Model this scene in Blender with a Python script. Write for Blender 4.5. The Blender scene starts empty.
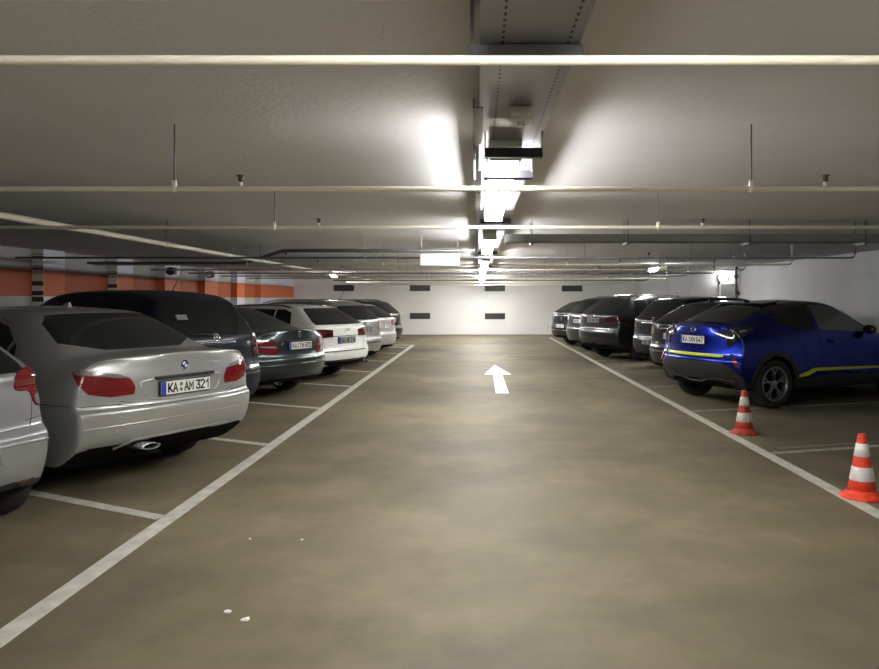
import bpy, bmesh, math, random
from mathutils import Vector, Matrix
from mathutils.bvhtree import BVHTree
random.seed(7)
SC = bpy.context.scene
COL = SC.collection
R = math.radians

# ------------------------------------------------------------------ materials
def mat(name, color, rough=0.5, metal=0.0, coat=0.0, emit=None, spec=0.5, trans=0.0):
    m = bpy.data.materials.new(name); m.use_nodes = True
    b = m.node_tree.nodes['Principled BSDF']
    b.inputs['Base Color'].default_value = (*color, 1)
    b.inputs['Roughness'].default_value = rough
    b.inputs['Metallic'].default_value = metal
    b.inputs['Coat Weight'].default_value = coat
    b.inputs['Coat Roughness'].default_value = 0.08
    b.inputs['Specular IOR Level'].default_value = spec
    if emit:
        b.inputs['Emission Color'].default_value = (*emit[0], 1)
        b.inputs['Emission Strength'].default_value = emit[1]
    return m

def add_noise(m, c1, c2, scale=6.0, detail=6, bump=0.0, bscale=60, lo=0.35, hi=0.65, c3=None, scale3=1.0, lo3=.45, hi3=.62, rough_=.5):
    nt = m.node_tree; N = nt.nodes; Lk = nt.links; b = N['Principled BSDF']
    tc = N.new('ShaderNodeTexCoord')
    n = N.new('ShaderNodeTexNoise'); n.inputs['Scale'].default_value = scale; n.inputs['Detail'].default_value = detail; n.inputs['Roughness'].default_value = rough_
    Lk.new(tc.outputs['Object'], n.inputs['Vector'])
    r = N.new('ShaderNodeValToRGB'); r.color_ramp.elements[0].position = lo; r.color_ramp.elements[1].position = hi
    r.color_ramp.elements[0].color = (*c1, 1); r.color_ramp.elements[1].color = (*c2, 1)
    Lk.new(n.outputs['Fac'], r.inputs['Fac'])
    out = r.outputs['Color']
    if c3:
        n3 = N.new('ShaderNodeTexNoise'); n3.inputs['Scale'].default_value = scale3; n3.inputs['Detail'].default_value = 5
        n3.inputs['Roughness'].default_value = .6
        Lk.new(tc.outputs['Object'], n3.inputs['Vector'])
        r3 = N.new('ShaderNodeValToRGB'); r3.color_ramp.elements[0].position = lo3; r3.color_ramp.elements[1].position = hi3
        r3.color_ramp.elements[0].color = (0, 0, 0, 1); r3.color_ramp.elements[1].color = (1, 1, 1, 1)
        Lk.new(n3.outputs['Fac'], r3.inputs['Fac'])
        mx = N.new('ShaderNodeMix'); mx.data_type = 'RGBA'
        Lk.new(r3.outputs['Color'], mx.inputs['Factor'])
        Lk.new(out, mx.inputs['A']); mx.inputs['B'].default_value = (*c3, 1)
        out = mx.outputs['Result']
    Lk.new(out, b.inputs['Base Color'])
    if bump:
        n2 = N.new('ShaderNodeTexNoise'); n2.inputs['Scale'].default_value = bscale; n2.inputs['Detail'].default_value = 3
        Lk.new(tc.outputs['Object'], n2.inputs['Vector'])
        bp = N.new('ShaderNodeBump'); bp.inputs['Strength'].default_value = bump; bp.inputs['Distance'].default_value = .01
        Lk.new(n2.outputs['Fac'], bp.inputs['Height']); Lk.new(bp.outputs['Normal'], b.inputs['Normal'])
    return m

def paint(name, color, metal=.6, rough=.38, coat=.7, spec=.5):
    m = mat(name, color, rough, metal, coat, spec=spec)
    return m

M = {}
M['floor'] = add_noise(mat('floor_concrete', (.2, .18, .14), .62, spec=.25), (.130, .110, .066), (.205, .174, .110), 1.3, 14, .16, 30, lo=.34, hi=.66,
                       c3=(.098, .086, .060), scale3=.30, lo3=.46, hi3=.66, rough_=.68)
nt = M['floor'].node_tree
M['ceiling'] = add_noise(mat('ceiling_paint', (.5, .48, .45), .75), (.63, .62, .645), (.69, .68, .705), .8, 6, .25, 35)
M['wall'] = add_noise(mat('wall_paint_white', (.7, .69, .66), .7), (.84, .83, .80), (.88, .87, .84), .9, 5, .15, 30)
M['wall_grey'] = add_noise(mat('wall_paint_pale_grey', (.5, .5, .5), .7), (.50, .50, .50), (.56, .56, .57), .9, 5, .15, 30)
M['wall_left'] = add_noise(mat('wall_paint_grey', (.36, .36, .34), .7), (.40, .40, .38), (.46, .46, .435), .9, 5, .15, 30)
M['orange'] = mat('orange_band_paint', (.44, .105, .035), .6)
M['orange_bright'] = mat('orange_pilaster_paint', (.68, .17, .06), .55)
M['bluewhite'] = mat('bluish_white_paint', (.68, .71, .80), .5)
M['line'] = add_noise(mat('road_marking_white', (.6, .6, .55), .6), (.46, .45, .39), (.62, .61, .55), 9, 6)
M['line_faded'] = add_noise(mat('road_marking_faded', (.4, .4, .35), .6), (.22, .205, .165), (.38, .37, .33), 9, 6)
M['arrow'] = mat('arrow_paint', (.92, .92, .90), .55)
M['cream'] = mat('cream_pipe_paint', (.74, .70, .58), .42)
M['pipe_grey'] = mat('grey_cable_duct', (.17, .17, .165), .5)
M['galv'] = add_noise(mat('galvanised_steel', (.3, .3, .33), .4, .6), (.24, .24, .28), (.34, .34, .39), 12, 4)
M['galv_dark'] = mat('dark_galvanised_steel', (.13, .13, .145), .45, .6)
M['bracket'] = mat('shaded_bracket_steel', (.035, .035, .045), .5, .3)  # shade of brackets facing away from the lamps put into the colour
M['hole'] = mat('perforation_dark', (.02, .02, .025), .8)
M['white_plastic'] = mat('white_plastic', (.75, .74, .70), .45)
M['glow'] = mat('diffuser_glow', (1, 1, 1), .5, emit=((1.0, .985, .95), 25))
M['glow_far'] = mat('diffuser_glow_bright', (1, 1, 1), .5, emit=((1.0, .99, .97), 40))
M['glow_soft'] = mat('sign_white_added_glow', (.9, .9, .9), .5, emit=((1, .99, .95), .18))  # faint emission added so the white sign face looks lit
M['glow_side'] = mat('side_lamp_glow', (1, 1, 1), .5, emit=((1.0, .98, .94), 30))
M['black'] = mat('black_plastic', (.018, .018, .02), .5)
M['blackgloss'] = mat('black_gloss', (.008, .008, .01), .12, coat=.6)
M['gap'] = mat('panel_gap_dark', (.008, .008, .008), .9, spec=.1)
M['rubber'] = mat('tyre_rubber', (.016, .016, .016), .75)
M['glass'] = mat('tinted_glass', (.012, .014, .014), .13, spec=.4)
M['glass_grey'] = mat('seen_through_glass', (.085, .10, .095), .08, spec=.6)  # pale tone stands in for the lit wall seen through the pane
M['chrome'] = mat('chrome', (.75, .75, .76), .12, 1.0)
M['alu'] = mat('alloy_silver', (.32, .32, .33), .35, .85)
M['alu_dark'] = mat('alloy_dark', (.07, .07, .075), .35, .7)
M['lamp_red'] = mat('red_lamp_lens', (.20, .004, .008), .10, coat=1, spec=.6)
_nt = M['lamp_red'].node_tree
_tc = _nt.nodes.new('ShaderNodeTexCoord'); _wv = _nt.nodes.new('ShaderNodeTexWave'); _wv.bands_direction = 'Z'; _wv.inputs['Scale'].default_value = 14; _wv.inputs['Distortion'].default_value = .4
_bp = _nt.nodes.new('ShaderNodeBump'); _bp.inputs['Strength'].default_value = .05; _bp.inputs['Distance'].default_value = .01
_nt.links.new(_tc.outputs['Object'], _wv.inputs['Vector']); _nt.links.new(_wv.outputs['Fac'], _bp.inputs['Height']); _nt.links.new(_bp.outputs['Normal'], _nt.nodes['Principled BSDF'].inputs['Normal'])
_rp = _nt.nodes.new('ShaderNodeValToRGB'); _rp.color_ramp.elements[0].color = (.13, .003, .006, 1); _rp.color_ramp.elements[1].color = (.23, .006, .010, 1)
_nt.links.new(_wv.outputs['Fac'], _rp.inputs['Fac']); _nt.links.new(_rp.outputs['Color'], _nt.nodes['Principled BSDF'].inputs['Base Color'])
M['lamp_dark'] = mat('dark_red_lamp_lens', (.045, .003, .005), .1, coat=1)
M['lamp_clear'] = mat('clear_lamp_lens', (.24, .22, .23), .15, .2, coat=1)
M['plate'] = mat('plate_white', (.80, .80, .77), .45)
M['plate_grey'] = mat('plate_grey', (.30, .31, .32), .45)
M['blue_strip'] = mat('plate_blue', (.02, .05, .40), .45)
M['lime'] = mat('lime_trim', (.50, .60, .03), .4)
M['cone_red'] = add_noise(mat('cone_orange_red', (.82, .06, .02), .5), (.78, .055, .022), (.88, .075, .03), 14, 4)
M['cone_red_dirty'] = add_noise(mat('cone_orange_red_dirty', (.7, .06, .03), .55), (.26, .035, .02), (.60, .06, .03), 22, 6)
M['cone_white'] = add_noise(mat('cone_white', (.85, .83, .83), .5), (.72, .68, .68), (.88, .86, .86), 12, 4)
M['cone_white_dirty'] = add_noise(mat('cone_white_dirty', (.7, .66, .63), .5), (.40, .36, .34), (.70, .66, .63), 18, 4)
M['vent'] = mat('vent_dark_grey', (.06, .06, .058), .6)
M['paper'] = mat('paper_scrap', (.9, .9, .88), .7)
M['p_silver'] = paint('silver_paint', (.42, .42, .415), .5, .34)
M['p_silver_hatch'] = paint('silver_hatch_paint', (.34, .34, .35), .5, .36)
M['p_navy'] = paint('dark_navy_paint', (.007, .009, .018), .0, .4, .35, .15)
M['p_greygreen'] = paint('dark_grey_green_paint', (.040, .054, .056), .7, .30)
M['p_white'] = paint('white_paint', (.80, .80, .78), .0, .35)
M['p_silver2'] = paint('silver_estate_paint', (.30, .30, .29), .5, .36)
M['p_silver3'] = paint('pale_silver_paint', (.46, .46, .45), .4, .36)
M['p_black'] = paint('black_paint', (.005, .005, .006), .0, .3, .4, .15)
M['p_darkgrey'] = paint('dark_grey_paint', (.026, .027, .029), .6, .32, .35)
M['p_grey'] = paint('mid_grey_paint', (.05, .05, .05), .6, .32, .4)
M['p_blue'] = paint('bright_blue_paint', (.006, .017, .235), .97, .30, .5)

def perforated(name, col, xs, pitch):
    m = mat(name, col, .4, .6); nt = m.node_tree; N = nt.nodes; Lk = nt.links
    tc = N.new('ShaderNodeTexCoord'); sp = N.new('ShaderNodeSeparateXYZ'); Lk.new(tc.outputs['Object'], sp.inputs[0])
    def ma(op, a, b):
        n = N.new('ShaderNodeMath'); n.operation = op
        for i, q in enumerate((a, b)):
            if isinstance(q, (int, float)): n.inputs[i].default_value = q
            else: Lk.new(q, n.inputs[i])
        return n.outputs[0]
    row = None
    for x in xs:
        q = ma('LESS_THAN', ma('ABSOLUTE', ma('SUBTRACT', sp.outputs['X'], x), 0), .0042)
        row = q if row is None else ma('ADD', row, q)
    fac = ma('MULTIPLY', row, ma('LESS_THAN', ma('PINGPONG', sp.outputs['Y'], pitch / 2), pitch / 4))
    mx = N.new('ShaderNodeMix'); mx.data_type = 'RGBA'
    Lk.new(fac, mx.inputs['Factor']); mx.inputs['A'].default_value = (*col, 1); mx.inputs['B'].default_value = (.015, .015, .02, 1)
    Lk.new(mx.outputs['Result'], N['Principled BSDF'].inputs['Base Color'])
    return m

# ------------------------------------------------------------------ mesh helpers
def link(name, bm, m, parent=None, smooth=False, mats=None):
    me = bpy.data.meshes.new(name)
    bm.to_mesh(me); bm.free()
    for x in (mats or [m]): me.materials.append(x)
    if smooth:
        for p in me.polygons: p.use_smooth = True
    o = bpy.data.objects.new(name, me); COL.objects.link(o)
    if parent is not None: o.parent = parent
    return o

def tag(o, label=None, cat=None, group=None, kind=None):
    if label: o['label'] = label
    if cat: o['category'] = cat
    if group: o['group'] = group
    if kind: o['kind'] = kind
    return o

def empty(name, loc, rz=0, label=None, cat=None, group=None):
    o = bpy.data.objects.new(name, None); COL.objects.link(o)
    o.empty_display_size = .2
    o.location = loc; o.rotation_euler = (0, 0, rz)
    return tag(o, label, cat, group)

def box(bm, x0, x1, y0, y1, z0, z1, mi=0, bevel=0):
    vs = [bm.verts.new(p) for p in ((x0, y0, z0), (x1, y0, z0), (x1, y1, z0), (x0, y1, z0), (x0, y0, z1), (x1, y0, z1), (x1, y1, z1), (x0, y1, z1))]
    fs = []
    for q in ((3, 2, 1, 0), (4, 5, 6, 7), (0, 1, 5, 4), (1, 2, 6, 5), (2, 3, 7, 6), (3, 0, 4, 7)):
        f = bm.faces.new([vs[i] for i in q]); f.material_index = mi; fs.append(f)
    if bevel:
        es = list({e for f in fs for e in f.edges})
        bmesh.ops.bevel(bm, geom=es, offset=bevel, segments=2, profile=.5, affect='EDGES', material=mi)
    return vs

def tube(bm, pts, r, seg=10, cap=True, mi=0):
    pts = [Vector(p) for p in pts]; rings = []
    for i, p in enumerate(pts):
        a = pts[max(0, i - 1)]; b = pts[min(len(pts) - 1, i + 1)]
        t = (b - a).normalized()
        up = Vector((0, 0, 1)) if abs(t.z) < .9 else Vector((1, 0, 0))
        u = t.cross(up).normalized(); v = u.cross(t).normalized()
        rr = r[i] if isinstance(r, (list, tuple)) else r
        rings.append([bm.verts.new(p + u * math.cos(k * 2 * math.pi / seg) * rr + v * math.sin(k * 2 * math.pi / seg) * rr) for k in range(seg)])
    for A, B in zip(rings, rings[1:]):
        for k in range(seg):
            f = bm.faces.new((A[k], A[(k + 1) % seg], B[(k + 1) % seg], B[k])); f.smooth = True; f.material_index = mi
    if cap:
        f = bm.faces.new(rings[0][::-1]); f.material_index = mi
        f = bm.faces.new(rings[-1]); f.material_index = mi

def lathe(bm, prof, seg=32, axis='Z', closed=False, mi=0, org=(0, 0, 0), smooth=True):
    """prof: list of (radius, height)"""
    rings = []
    for r, h in prof:
        ring = []
        for k in range(seg):
            a = k * 2 * math.pi / seg; c, s = math.cos(a) * r, math.sin(a) * r
            p = (c, s, h) if axis == 'Z' else ((c, h, s) if axis == 'Y' else (h, c, s))
            ring.append(bm.verts.new(Vector(p) + Vector(org)))
        rings.append(ring)
    prs = list(zip(rings, rings[1:]))
    if closed: prs.append((rings[-1], rings[0]))
    for A, B in prs:
        for k in range(seg):
            f = bm.faces.new((A[k], A[(k + 1) % seg], B[(k + 1) % seg], B[k])); f.material_index = mi; f.smooth = smooth
    if not closed:
        for ring in (rings[0], rings[-1]):
            f = bm.faces.new(ring); f.material_index = mi
    bmesh.ops.recalc_face_normals(bm, faces=bm.faces[:])

def ell(bm, c, r, seg=16):
    m = Matrix.Translation(c) @ Matrix.Diagonal((*r, 1))
    bmesh.ops.create_uvsphere(bm, u_segments=seg, v_segments=seg // 2, radius=1, matrix=m)
    for f in bm.faces: f.smooth = True

# plate characters drawn as strokes on a 4 x 6 grid
GL = {'K': ['00 06', '46 02', '13 40'], 'A': ['00 26 40', '.8,2 3.2,2'], 'M': ['00 06 22 46 40'], '3': ['06 46 23 33 42 41 30 10 01'], '2': ['05 16 36 45 44 00 40'],
      '1': ['14 36 30'], 'B': ['00 06 36 45 44 33 03', '33 42 41 30 00'], 'E': ['46 06 00 40', '03 33'], '5': ['46 06 03 33 42 41 30 10 01'], 'R': ['00 06 36 45 44 33 03', '23 40'],
      'L': ['06 00 40'], '4': ['36 02 42', '33 30'], '8': ['13 04 05 16 36 45 44 33 13 02 01 10 30 41 42 33'], 'T': ['06 46', '26 20'], '7': ['06 46 10'],
      '0': ['10 01 05 16 36 45 41 30 10'], 'C': ['45 36 16 05 01 10 30 41'], 'H': ['00 06', '40 46', '03 43'], 'D': ['00 06 26 44 42 20 00'], '9': ['10 30 41 45 36 16 05 04 13 43'],
      '6': ['36 16 05 01 10 30 41 42 33 03'], 'S': ['45 36 16 05 04 42 41 30 10 01'], 'F': ['00 06 46', '03 33'], 'X': ['00 46', '06 40'], 'G': ['45 36 16 05 01 10 40 43 23'],
      'W': ['06 10 24 30 46'], 'N': ['00 06 40 46'], 'P': ['00 06 36 45 44 33 03'], 'U': ['06 01 10 30 41 46'], 'Z': ['06 46 00 40'], ' ': []}
def text_mesh(s, size):
    h = size * .78; w = h * .52; st = h * .09; bm = bmesh.new(); x = 0
    for ch in s:
        for pl in GL[ch]:
            P = []
            for q in pl.split():
                c = q.split(',') if ',' in q else (q[0], q[1])
                P.append(Vector((x + float(c[0]) / 4 * w, (float(c[1]) / 6 - .5) * h, 0)))
            # mitred ribbon with a little thickness
            L_, R_ = [], []
            for i, p in enumerate(P):
                d0 = (p - P[i - 1]).normalized() if i else (P[1] - p).normalized()
                d1 = (P[i + 1] - p).normalized() if i < len(P) - 1 else d0
                e = -d0 * st if i == 0 else (d1 * st if i == len(P) - 1 else Vector())
                n = Vector((-(d0 + d1).y, (d0 + d1).x, 0))
                n = n.normalized() if n.length > .01 else Vector((-d0.y, d0.x, 0))
                k = st / max(.45, n.dot(Vector((-d0.y, d0.x, 0))))
                for lst, sg in ((L_, 1), (R_, -1)): lst.append(p + e * .9 + n * k * sg)
            v = [[bm.verts.new(q + Vector((0, 0, z))) for q in lst] for z in (0, .001) for lst in (L_, R_)]
            for i in range(len(P) - 1):
                for A, B in ((v[2], v[3]), (v[1], v[0]), (v[0], v[2]), (v[3], v[1])): bm.faces.new((A[i], A[i + 1], B[i + 1], B[i]))
        x += w * 1.36 if ch != ' ' else w * .6
    mid = (max(q.co.x for q in bm.verts) + min(q.co.x for q in bm.verts)) / 2
    for q in bm.verts: q.co.x -= mid
    return bm

def lerp_tab(tab, x):
    if x <= tab[0][0]: return tab[0][1]
    for (a, b), (c, d) in zip(tab, tab[1:]):
        if x <= c: return b + (d - b) * (x - a) / (c - a)
    return tab[-1][1]

def chaikin(pts, n=1, closed=True):
    for _ in range(n):
        out = []
        m = len(pts)
        for i in range(m if closed else m - 1):
            a = Vector(pts[i]); b = Vector(pts[(i + 1) % m])
            out += [tuple(a.lerp(b, .22)), tuple(a.lerp(b, .78))]
        pts = out
    return pts

# ------------------------------------------------------------------ car body
FR = [1.0, .82, .45, 0.0]

def body_mesh(S, level):
    W, L = S['W'], S['L']
    rear, side, front, frac = S['rear'], S['side'], S['front'], S['frac']
    K = len(rear); top = S['top']; n = len(top); c0 = S.get('corner', .15); c1 = S.get('fcorner', .22)
    def inset(f, c): return c * abs(f) ** 3
    bm = bmesh.new(); 
    def row_pt(i, r):
        x, zt, yt = top[i][:3]
        if r < K:
            if i == 0: return Vector((rear[r][1] + c0, lerp_tab(S['plan'], 0) * W * frac[r], rear[r][0]))
            if i == n - 1: return Vector((L - front[r][1] - c1, lerp_tab(S['plan'], L) * W * frac[r], front[r][0]))
            t0 = max(0, 1 - x / S.get('blend', .45)); t1 = max(0, 1 - (L - x) / 1.0)
            z = side[r] + (rear[r][0] - side[r]) * t0 + (front[r][0] - side[r]) * t1
            xx = max(x, rear[r][1] + .06 + c0 * .75) if i == 1 else x
            return Vector((xx, lerp_tab(S['plan'], xx) * W * frac[r], z))
        if r == K:
            zb = lerp_tab(S['belt'], x)
            if i == 0: return Vector((S['belt_x'] + c0, lerp_tab(S['plan'], 0) * W * S.get('beltf', .965), zb))
            if i == n - 1: return Vector((L - front[-1][1] - .03 - c1, lerp_tab(S['plan'], L) * W * .93, zb))
            return Vector((max(x, .1 + c0 * .75) if i == 1 else x, lerp_tab(S['plan'], x) * W * S.get('beltf', .965), zb))
        return top_pt(i, 1.0)
    def top_pt(i, f):
        x, zt, yt = top[i][:3]; drop = top[i][3] if len(top[i]) > 3 else .035
        bow = top[i][4] if len(top[i]) > 4 else 0
        if i == 0: xx = x + inset(f, c0)
        elif i == n - 1: xx = x - inset(f, c1)
        else: xx = x + bow * f * f
        return Vector((xx, yt * f, zt - drop * f * f))
    def cap_pt(i, r, f):
        if r == K + 1: return top_pt(i, f)
        p = row_pt(i, r); c = c0 if i == 0 else c1; s = 1 if i == 0 else -1
        return Vector((p.x - s * c + s * inset(f, c), p.y * f, p.z + S.get('arch', 0) * (1 - f * f) * (1 if r == 0 and i == 0 else 0)))
    def bot_pt(i, f):
        if i in (0, n - 1): return cap_pt(i, 0, f)
        p = row_pt(i, 0); return Vector((p.x, p.y * f, p.z))
    def quad(a, b, c, d):
        for s in (1, -1):
            vs = [bm.verts.new((p.x, p.y * s, p.z)) for p in (a, b, c, d)]
            bm.faces.new(vs if s > 0 else vs[::-1])
    for i in range(n - 1):
        for r in range(K + 1):
            quad(row_pt(i, r), row_pt(i + 1, r), row_pt(i + 1, r + 1), row_pt(i, r + 1))
        for a, b in zip(FR, FR[1:]):
            quad(top_pt(i, a), top_pt(i + 1, a), top_pt(i + 1, b), top_pt(i, b))
            quad(bot_pt(i, a), bot_pt(i, b), bot_pt(i + 1, b), bot_pt(i + 1, a))
    for i in (0, n - 1):
        for r in range(K + 1):
            for a, b in zip(FR, FR[1:]):
                q = (cap_pt(i, r, a), cap_pt(i, r + 1, a), cap_pt(i, r + 1, b), cap_pt(i, r, b))
                quad(*(q if i == 0 else q[::-1]))
    bmesh.ops.remove_doubles(bm, verts=bm.verts[:], dist=1e-4)
    bmesh.ops.recalc_face_normals(bm, faces=bm.faces[:])
    cl = bm.edges.layers.float.new('crease_edge')
    for zlo, zhi, xhi, cr in S.get('creases', []):
        for e in bm.edges:
            a, b = e.verts
            if all(zlo < v.co.z < zhi and v.co.x < xhi for v in (a, b)) and abs(a.co.z - b.co.z) < .045: e[cl] = cr
    me = bpy.data.meshes.new('cage'); bm.to_mesh(me); bm.free()
    o = bpy.data.objects.new('cage', me); COL.objects.link(o)
    md = o.modifiers.new('s', 'SUBSURF'); md.levels = level; md.render_levels = level
    # wheel wells
    cb = bmesh.new()
    for wx in S['wheels']:
        for s in (1, -1):
            y0, y1 = sorted((s * (W - .30), s * (W + .2)))
            lathe(cb, [(S['arch_r'], y0), (S['arch_r'], y1)], 40, 'Y', org=(wx, 0, S['wheel_r'] + .012))
            box(cb, wx - S['arch_r'] * .93, wx + S['arch_r'] * .93, y0, y1, -.1, S['wheel_r'] - .12)
    bmesh.ops.recalc_face_normals(cb, faces=cb.faces[:])
    cme = bpy.data.meshes.new('cut'); cb.to_mesh(cme); cb.free()
    co = bpy.data.objects.new('cut', cme); COL.objects.link(co)
    bo = o.modifiers.new('b', 'BOOLEAN'); bo.operation = 'DIFFERENCE'; bo.object = co; bo.solver = 'EXACT'; bo.use_self = True
    dg = bpy.context.evaluated_depsgraph_get(); dg.update()
    res = bpy.data.meshes.new_from_object(o.evaluated_get(dg))
    out = bmesh.new(); out.from_mesh(res)
    for q in (o, co): bpy.data.objects.remove(q)
    for q in (me, cme, res): bpy.data.meshes.remove(q)
    ar = S['arch_r']
    for f in out.faces:
        f.smooth = True; f.material_index = 0
        c = f.calc_center_median()
        if f.normal.z < -.7 and c.z < .42: f.material_index = 1
        for wx in S['wheels']:
            d = math.hypot(c.x - wx, c.z - S['wheel_r'] - .012)
            if d < ar + .003 and abs(c.y) < W + .02 and (abs(abs(c.y) - (W - .30)) < .004 or (abs(d - ar) < .012 and abs(f.normal.y) < .3)) or \
               (abs(c.x - wx) < ar + .01 and c.z < S['wheel_r'] - .1 and abs(f.normal.x) > .9 and abs(c.y) > W - .3 and .05 < L - c.x and c.x > .15):
                f.material_index = 1; f.smooth = False
    return out

def inside2(p, poly):
    x, y = p; c = False; n = len(poly)
    for i in range(n):
        x1, y1 = poly[i]; x2, y2 = poly[(i + 1) % n]
        if (y1 > y) != (y2 > y) and x < (x2 - x1) * (y - y1) / (y2 - y1) + x1: c = not c
    return c

class Car:
    def __init__(s, S, name, loc, rz, label, cat='car', group=None, level=2):
        s.S = S; s.root = empty(name, loc, rz, label, cat, group)
        s.bm = body_mesh(S, level)
        s.bvh = BVHTree.FromBMesh(s.bm)
        s.W, s.L = S['W'], S['L']
    def overlay(s, name, pts, mode, m, off=.004, sign=1, P=None, rim=.006, rnd=0, parent=None, smooth=True, nx=.03, xlim=None):
        if rnd: pts = chaikin(pts, rnd)
        if mode == 'rear': conv = lambda v: (v.y, v.z); ok = lambda f: f.normal.x < -nx
        elif mode == 'front': conv = lambda v: (v.y, v.z); ok = lambda f: f.normal.x > nx
        elif mode == 'side': conv = lambda v: (v.x, v.z); ok = lambda f: f.normal.y * sign > nx and f.calc_center_median().y * sign > .2
        elif mode == 'band': conv = lambda v: (v.x, v.z); ok = lambda f: True
        elif mode == 'top': conv = lambda v: (v.x, v.y); ok = lambda f: f.normal.z > .1
        else:
            P = Vector(P); d = sum((Vector(p) - P for p in pts), Vector()).normalized()
            u = Vector((0, 0, 1)).cross(d).normalized(); w = d.cross(u)
            def conv(v):
                q = v - P; k = q.dot(d)
                return (q.dot(u) / k, q.dot(w) / k) if k > .05 else (99, 99)
            ok = lambda f: f.normal.dot(f.calc_center_median() - P) > 0
        if mode == 'wrap': poly = [conv(Vector(p)) for p in pts]
        else: poly = [tuple(p) for p in pts]
        x0 = min(p[0] for p in poly); x1 = max(p[0] for p in poly); y0 = min(p[1] for p in poly); y1 = max(p[1] for p in poly)
        mg = .001
        bm = bmesh.new(); vm = {}
        for f in s.bm.faces:
            if f.material_index or not ok(f): continue
            cs = [conv(v.co) for v in f.verts]
            if max(c[0] for c in cs) < x0 - mg or min(c[0] for c in cs) > x1 + mg or max(c[1] for c in cs) < y0 - mg or min(c[1] for c in cs) > y1 + mg: continue
            if xlim and (f.calc_center_median().x > xlim[1] or f.calc_center_median().x < xlim[0]): continue
            vs = []
            for v in f.verts:
                if v.index not in vm: vm[v.index] = bm.verts.new(v.co)
                vs.append(vm[v.index])
            bm.faces.new(vs)
        for i in range(len(poly)):
            if mode == 'wrap':
                a, b = Vector(pts[i]) - P, Vector(pts[(i + 1) % len(pts)]) - P
                no = a.cross(b); co = P
            else:
                (ax, ay), (bx, by) = poly[i], poly[(i + 1) % len(poly)]
                e = (bx - ax, by - ay)
                if mode in ('rear', 'front'): no = Vector((0, e[1], -e[0])); co = Vector((0, ax, ay))
                elif mode == 'top': no = Vector((e[1], -e[0], 0)); co = Vector((ax, ay, 0))
                else: no = Vector((e[1], 0, -e[0])); co = Vector((ax, 0, ay))
            if no.length < 1e-9: continue
            bmesh.ops.bisect_plane(bm, geom=bm.verts[:] + bm.edges[:] + bm.faces[:], dist=1e-6, plane_co=co, plane_no=no.normalized())
        bm.normal_update()
        nrm = {v: v.normal.copy() for v in bm.verts}
        kill = [f for f in bm.faces if not inside2(conv(f.calc_center_median()), poly)]
        bmesh.ops.delete(bm, geom=kill, context='FACES')
        if not bm.faces:
            print('EMPTY overlay', s.root.name, name); bm.free(); return None
        for v in bm.verts: v.co += nrm[v] * off
        be = [e for e in bm.edges if e.is_boundary]
        r = bmesh.ops.extrude_edge_only(bm, edges=be)
        nv = [g for g in r['geom'] if isinstance(g, bmesh.types.BMVert)]
        old = {tuple(round(c, 5) for c in v.co): nrm[v] for v in nrm if v.is_valid}
        for v in nv:
            v.co -= old.get(tuple(round(c, 5) for c in v.co), Vector((0, 0, 0))) * (off + rim)
        for f in bm.faces: f.smooth = smooth
        for e in be:
            if e.is_valid: e.smooth = False
        return link(name, bm, m, parent or s.root)
    def both(s, name, pts, mode, m, **k):
        for sg in (1, -1):
            if mode == 'side': s.overlay(name, pts, mode, m, sign=sg, **k)
            elif mode == 'rear' or mode == 'front': s.overlay(name, [(y * sg, z) for y, z in pts], mode, m, **k)
            else:
                s.overlay(name, [(p[0], p[1] * sg, p[2]) for p in pts], mode, m, **k)
    def hit(s, p, mode='rear', sign=1, P=None):
        p = Vector(p)
        if mode == 'rear': o, d = Vector((-2, p.y, p.z)), Vector((1, 0, 0))
        elif mode == 'front': o, d = Vector((s.L + 2, p.y, p.z)), Vector((-1, 0, 0))
        elif mode == 'side': o, d = Vector((p.x, 3 * sign, p.z)), Vector((0, -sign, 0))
        elif mode == 'top': o, d = Vector((p.x, p.y, 4)), Vector((0, 0, -1))
        else: o = Vector(P); d = (p - o).normalized()
        h = s.bvh.ray_cast(o, d)
        if h[0] is None: return p, Vector((-1, 0, 0))
        n = h[1]
        if n.dot(d) > 0 and mode != 'wrap': n = -n
        if mode == 'wrap' and n.dot(d) < 0: n = -n
        return h[0], n
    def seam(s, name, pts, mode, m=None, w=.004, h=.003, sign=1, P=None, step=.04, parent=None, closed=False, bm=None):
        m = m or M['gap']; pts = [Vector(p) for p in pts]
        if closed: pts.append(pts[0])
        dn = []
        for a, b in zip(pts, pts[1:]):
            k = max(1, int((b - a).length / step))
            dn += [a.lerp(b, i / k) for i in range(k)]
        dn.append(pts[-1])
        hs = [s.hit(p, mode, sign, P) for p in dn]
        own = bm is None
        if own: bm = bmesh.new()
        prev = None
        for i, (p, n) in enumerate(hs):
            t = (hs[min(i + 1, len(hs) - 1)][0] - hs[max(i - 1, 0)][0])
            if t.length < 1e-6: continue
            t.normalize(); u = t.cross(n)
            if u.length < 1e-6: continue
            u.normalize()
            row = [bm.verts.new(p + u * w - n * .003), bm.verts.new(p + n * h), bm.verts.new(p - u * w - n * .003)]
            if prev and (row[1].co - prev[1].co).length < .25:
                for a in (0, 1):
                    f = bm.faces.new((prev[a], prev[a + 1], row[a + 1], row[a])); f.smooth = True
            prev = row
        if own: return link(name, bm, m, parent or s.root)
    def place(s, o, p, mode='rear', sign=1, lift=0, flat=False):
        """orient o (built facing local -x, centred) on the surface"""
        h, n = s.hit(p, mode, sign)
        if flat: n = Vector((-1, 0, 0)) if mode == 'rear' else n
        q = (-n).to_track_quat('X', 'Z')
        o.rotation_mode = 'QUATERNION'; o.rotation_quaternion = q
        o.location = h + n * lift; o.parent = s.root
        return o
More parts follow.
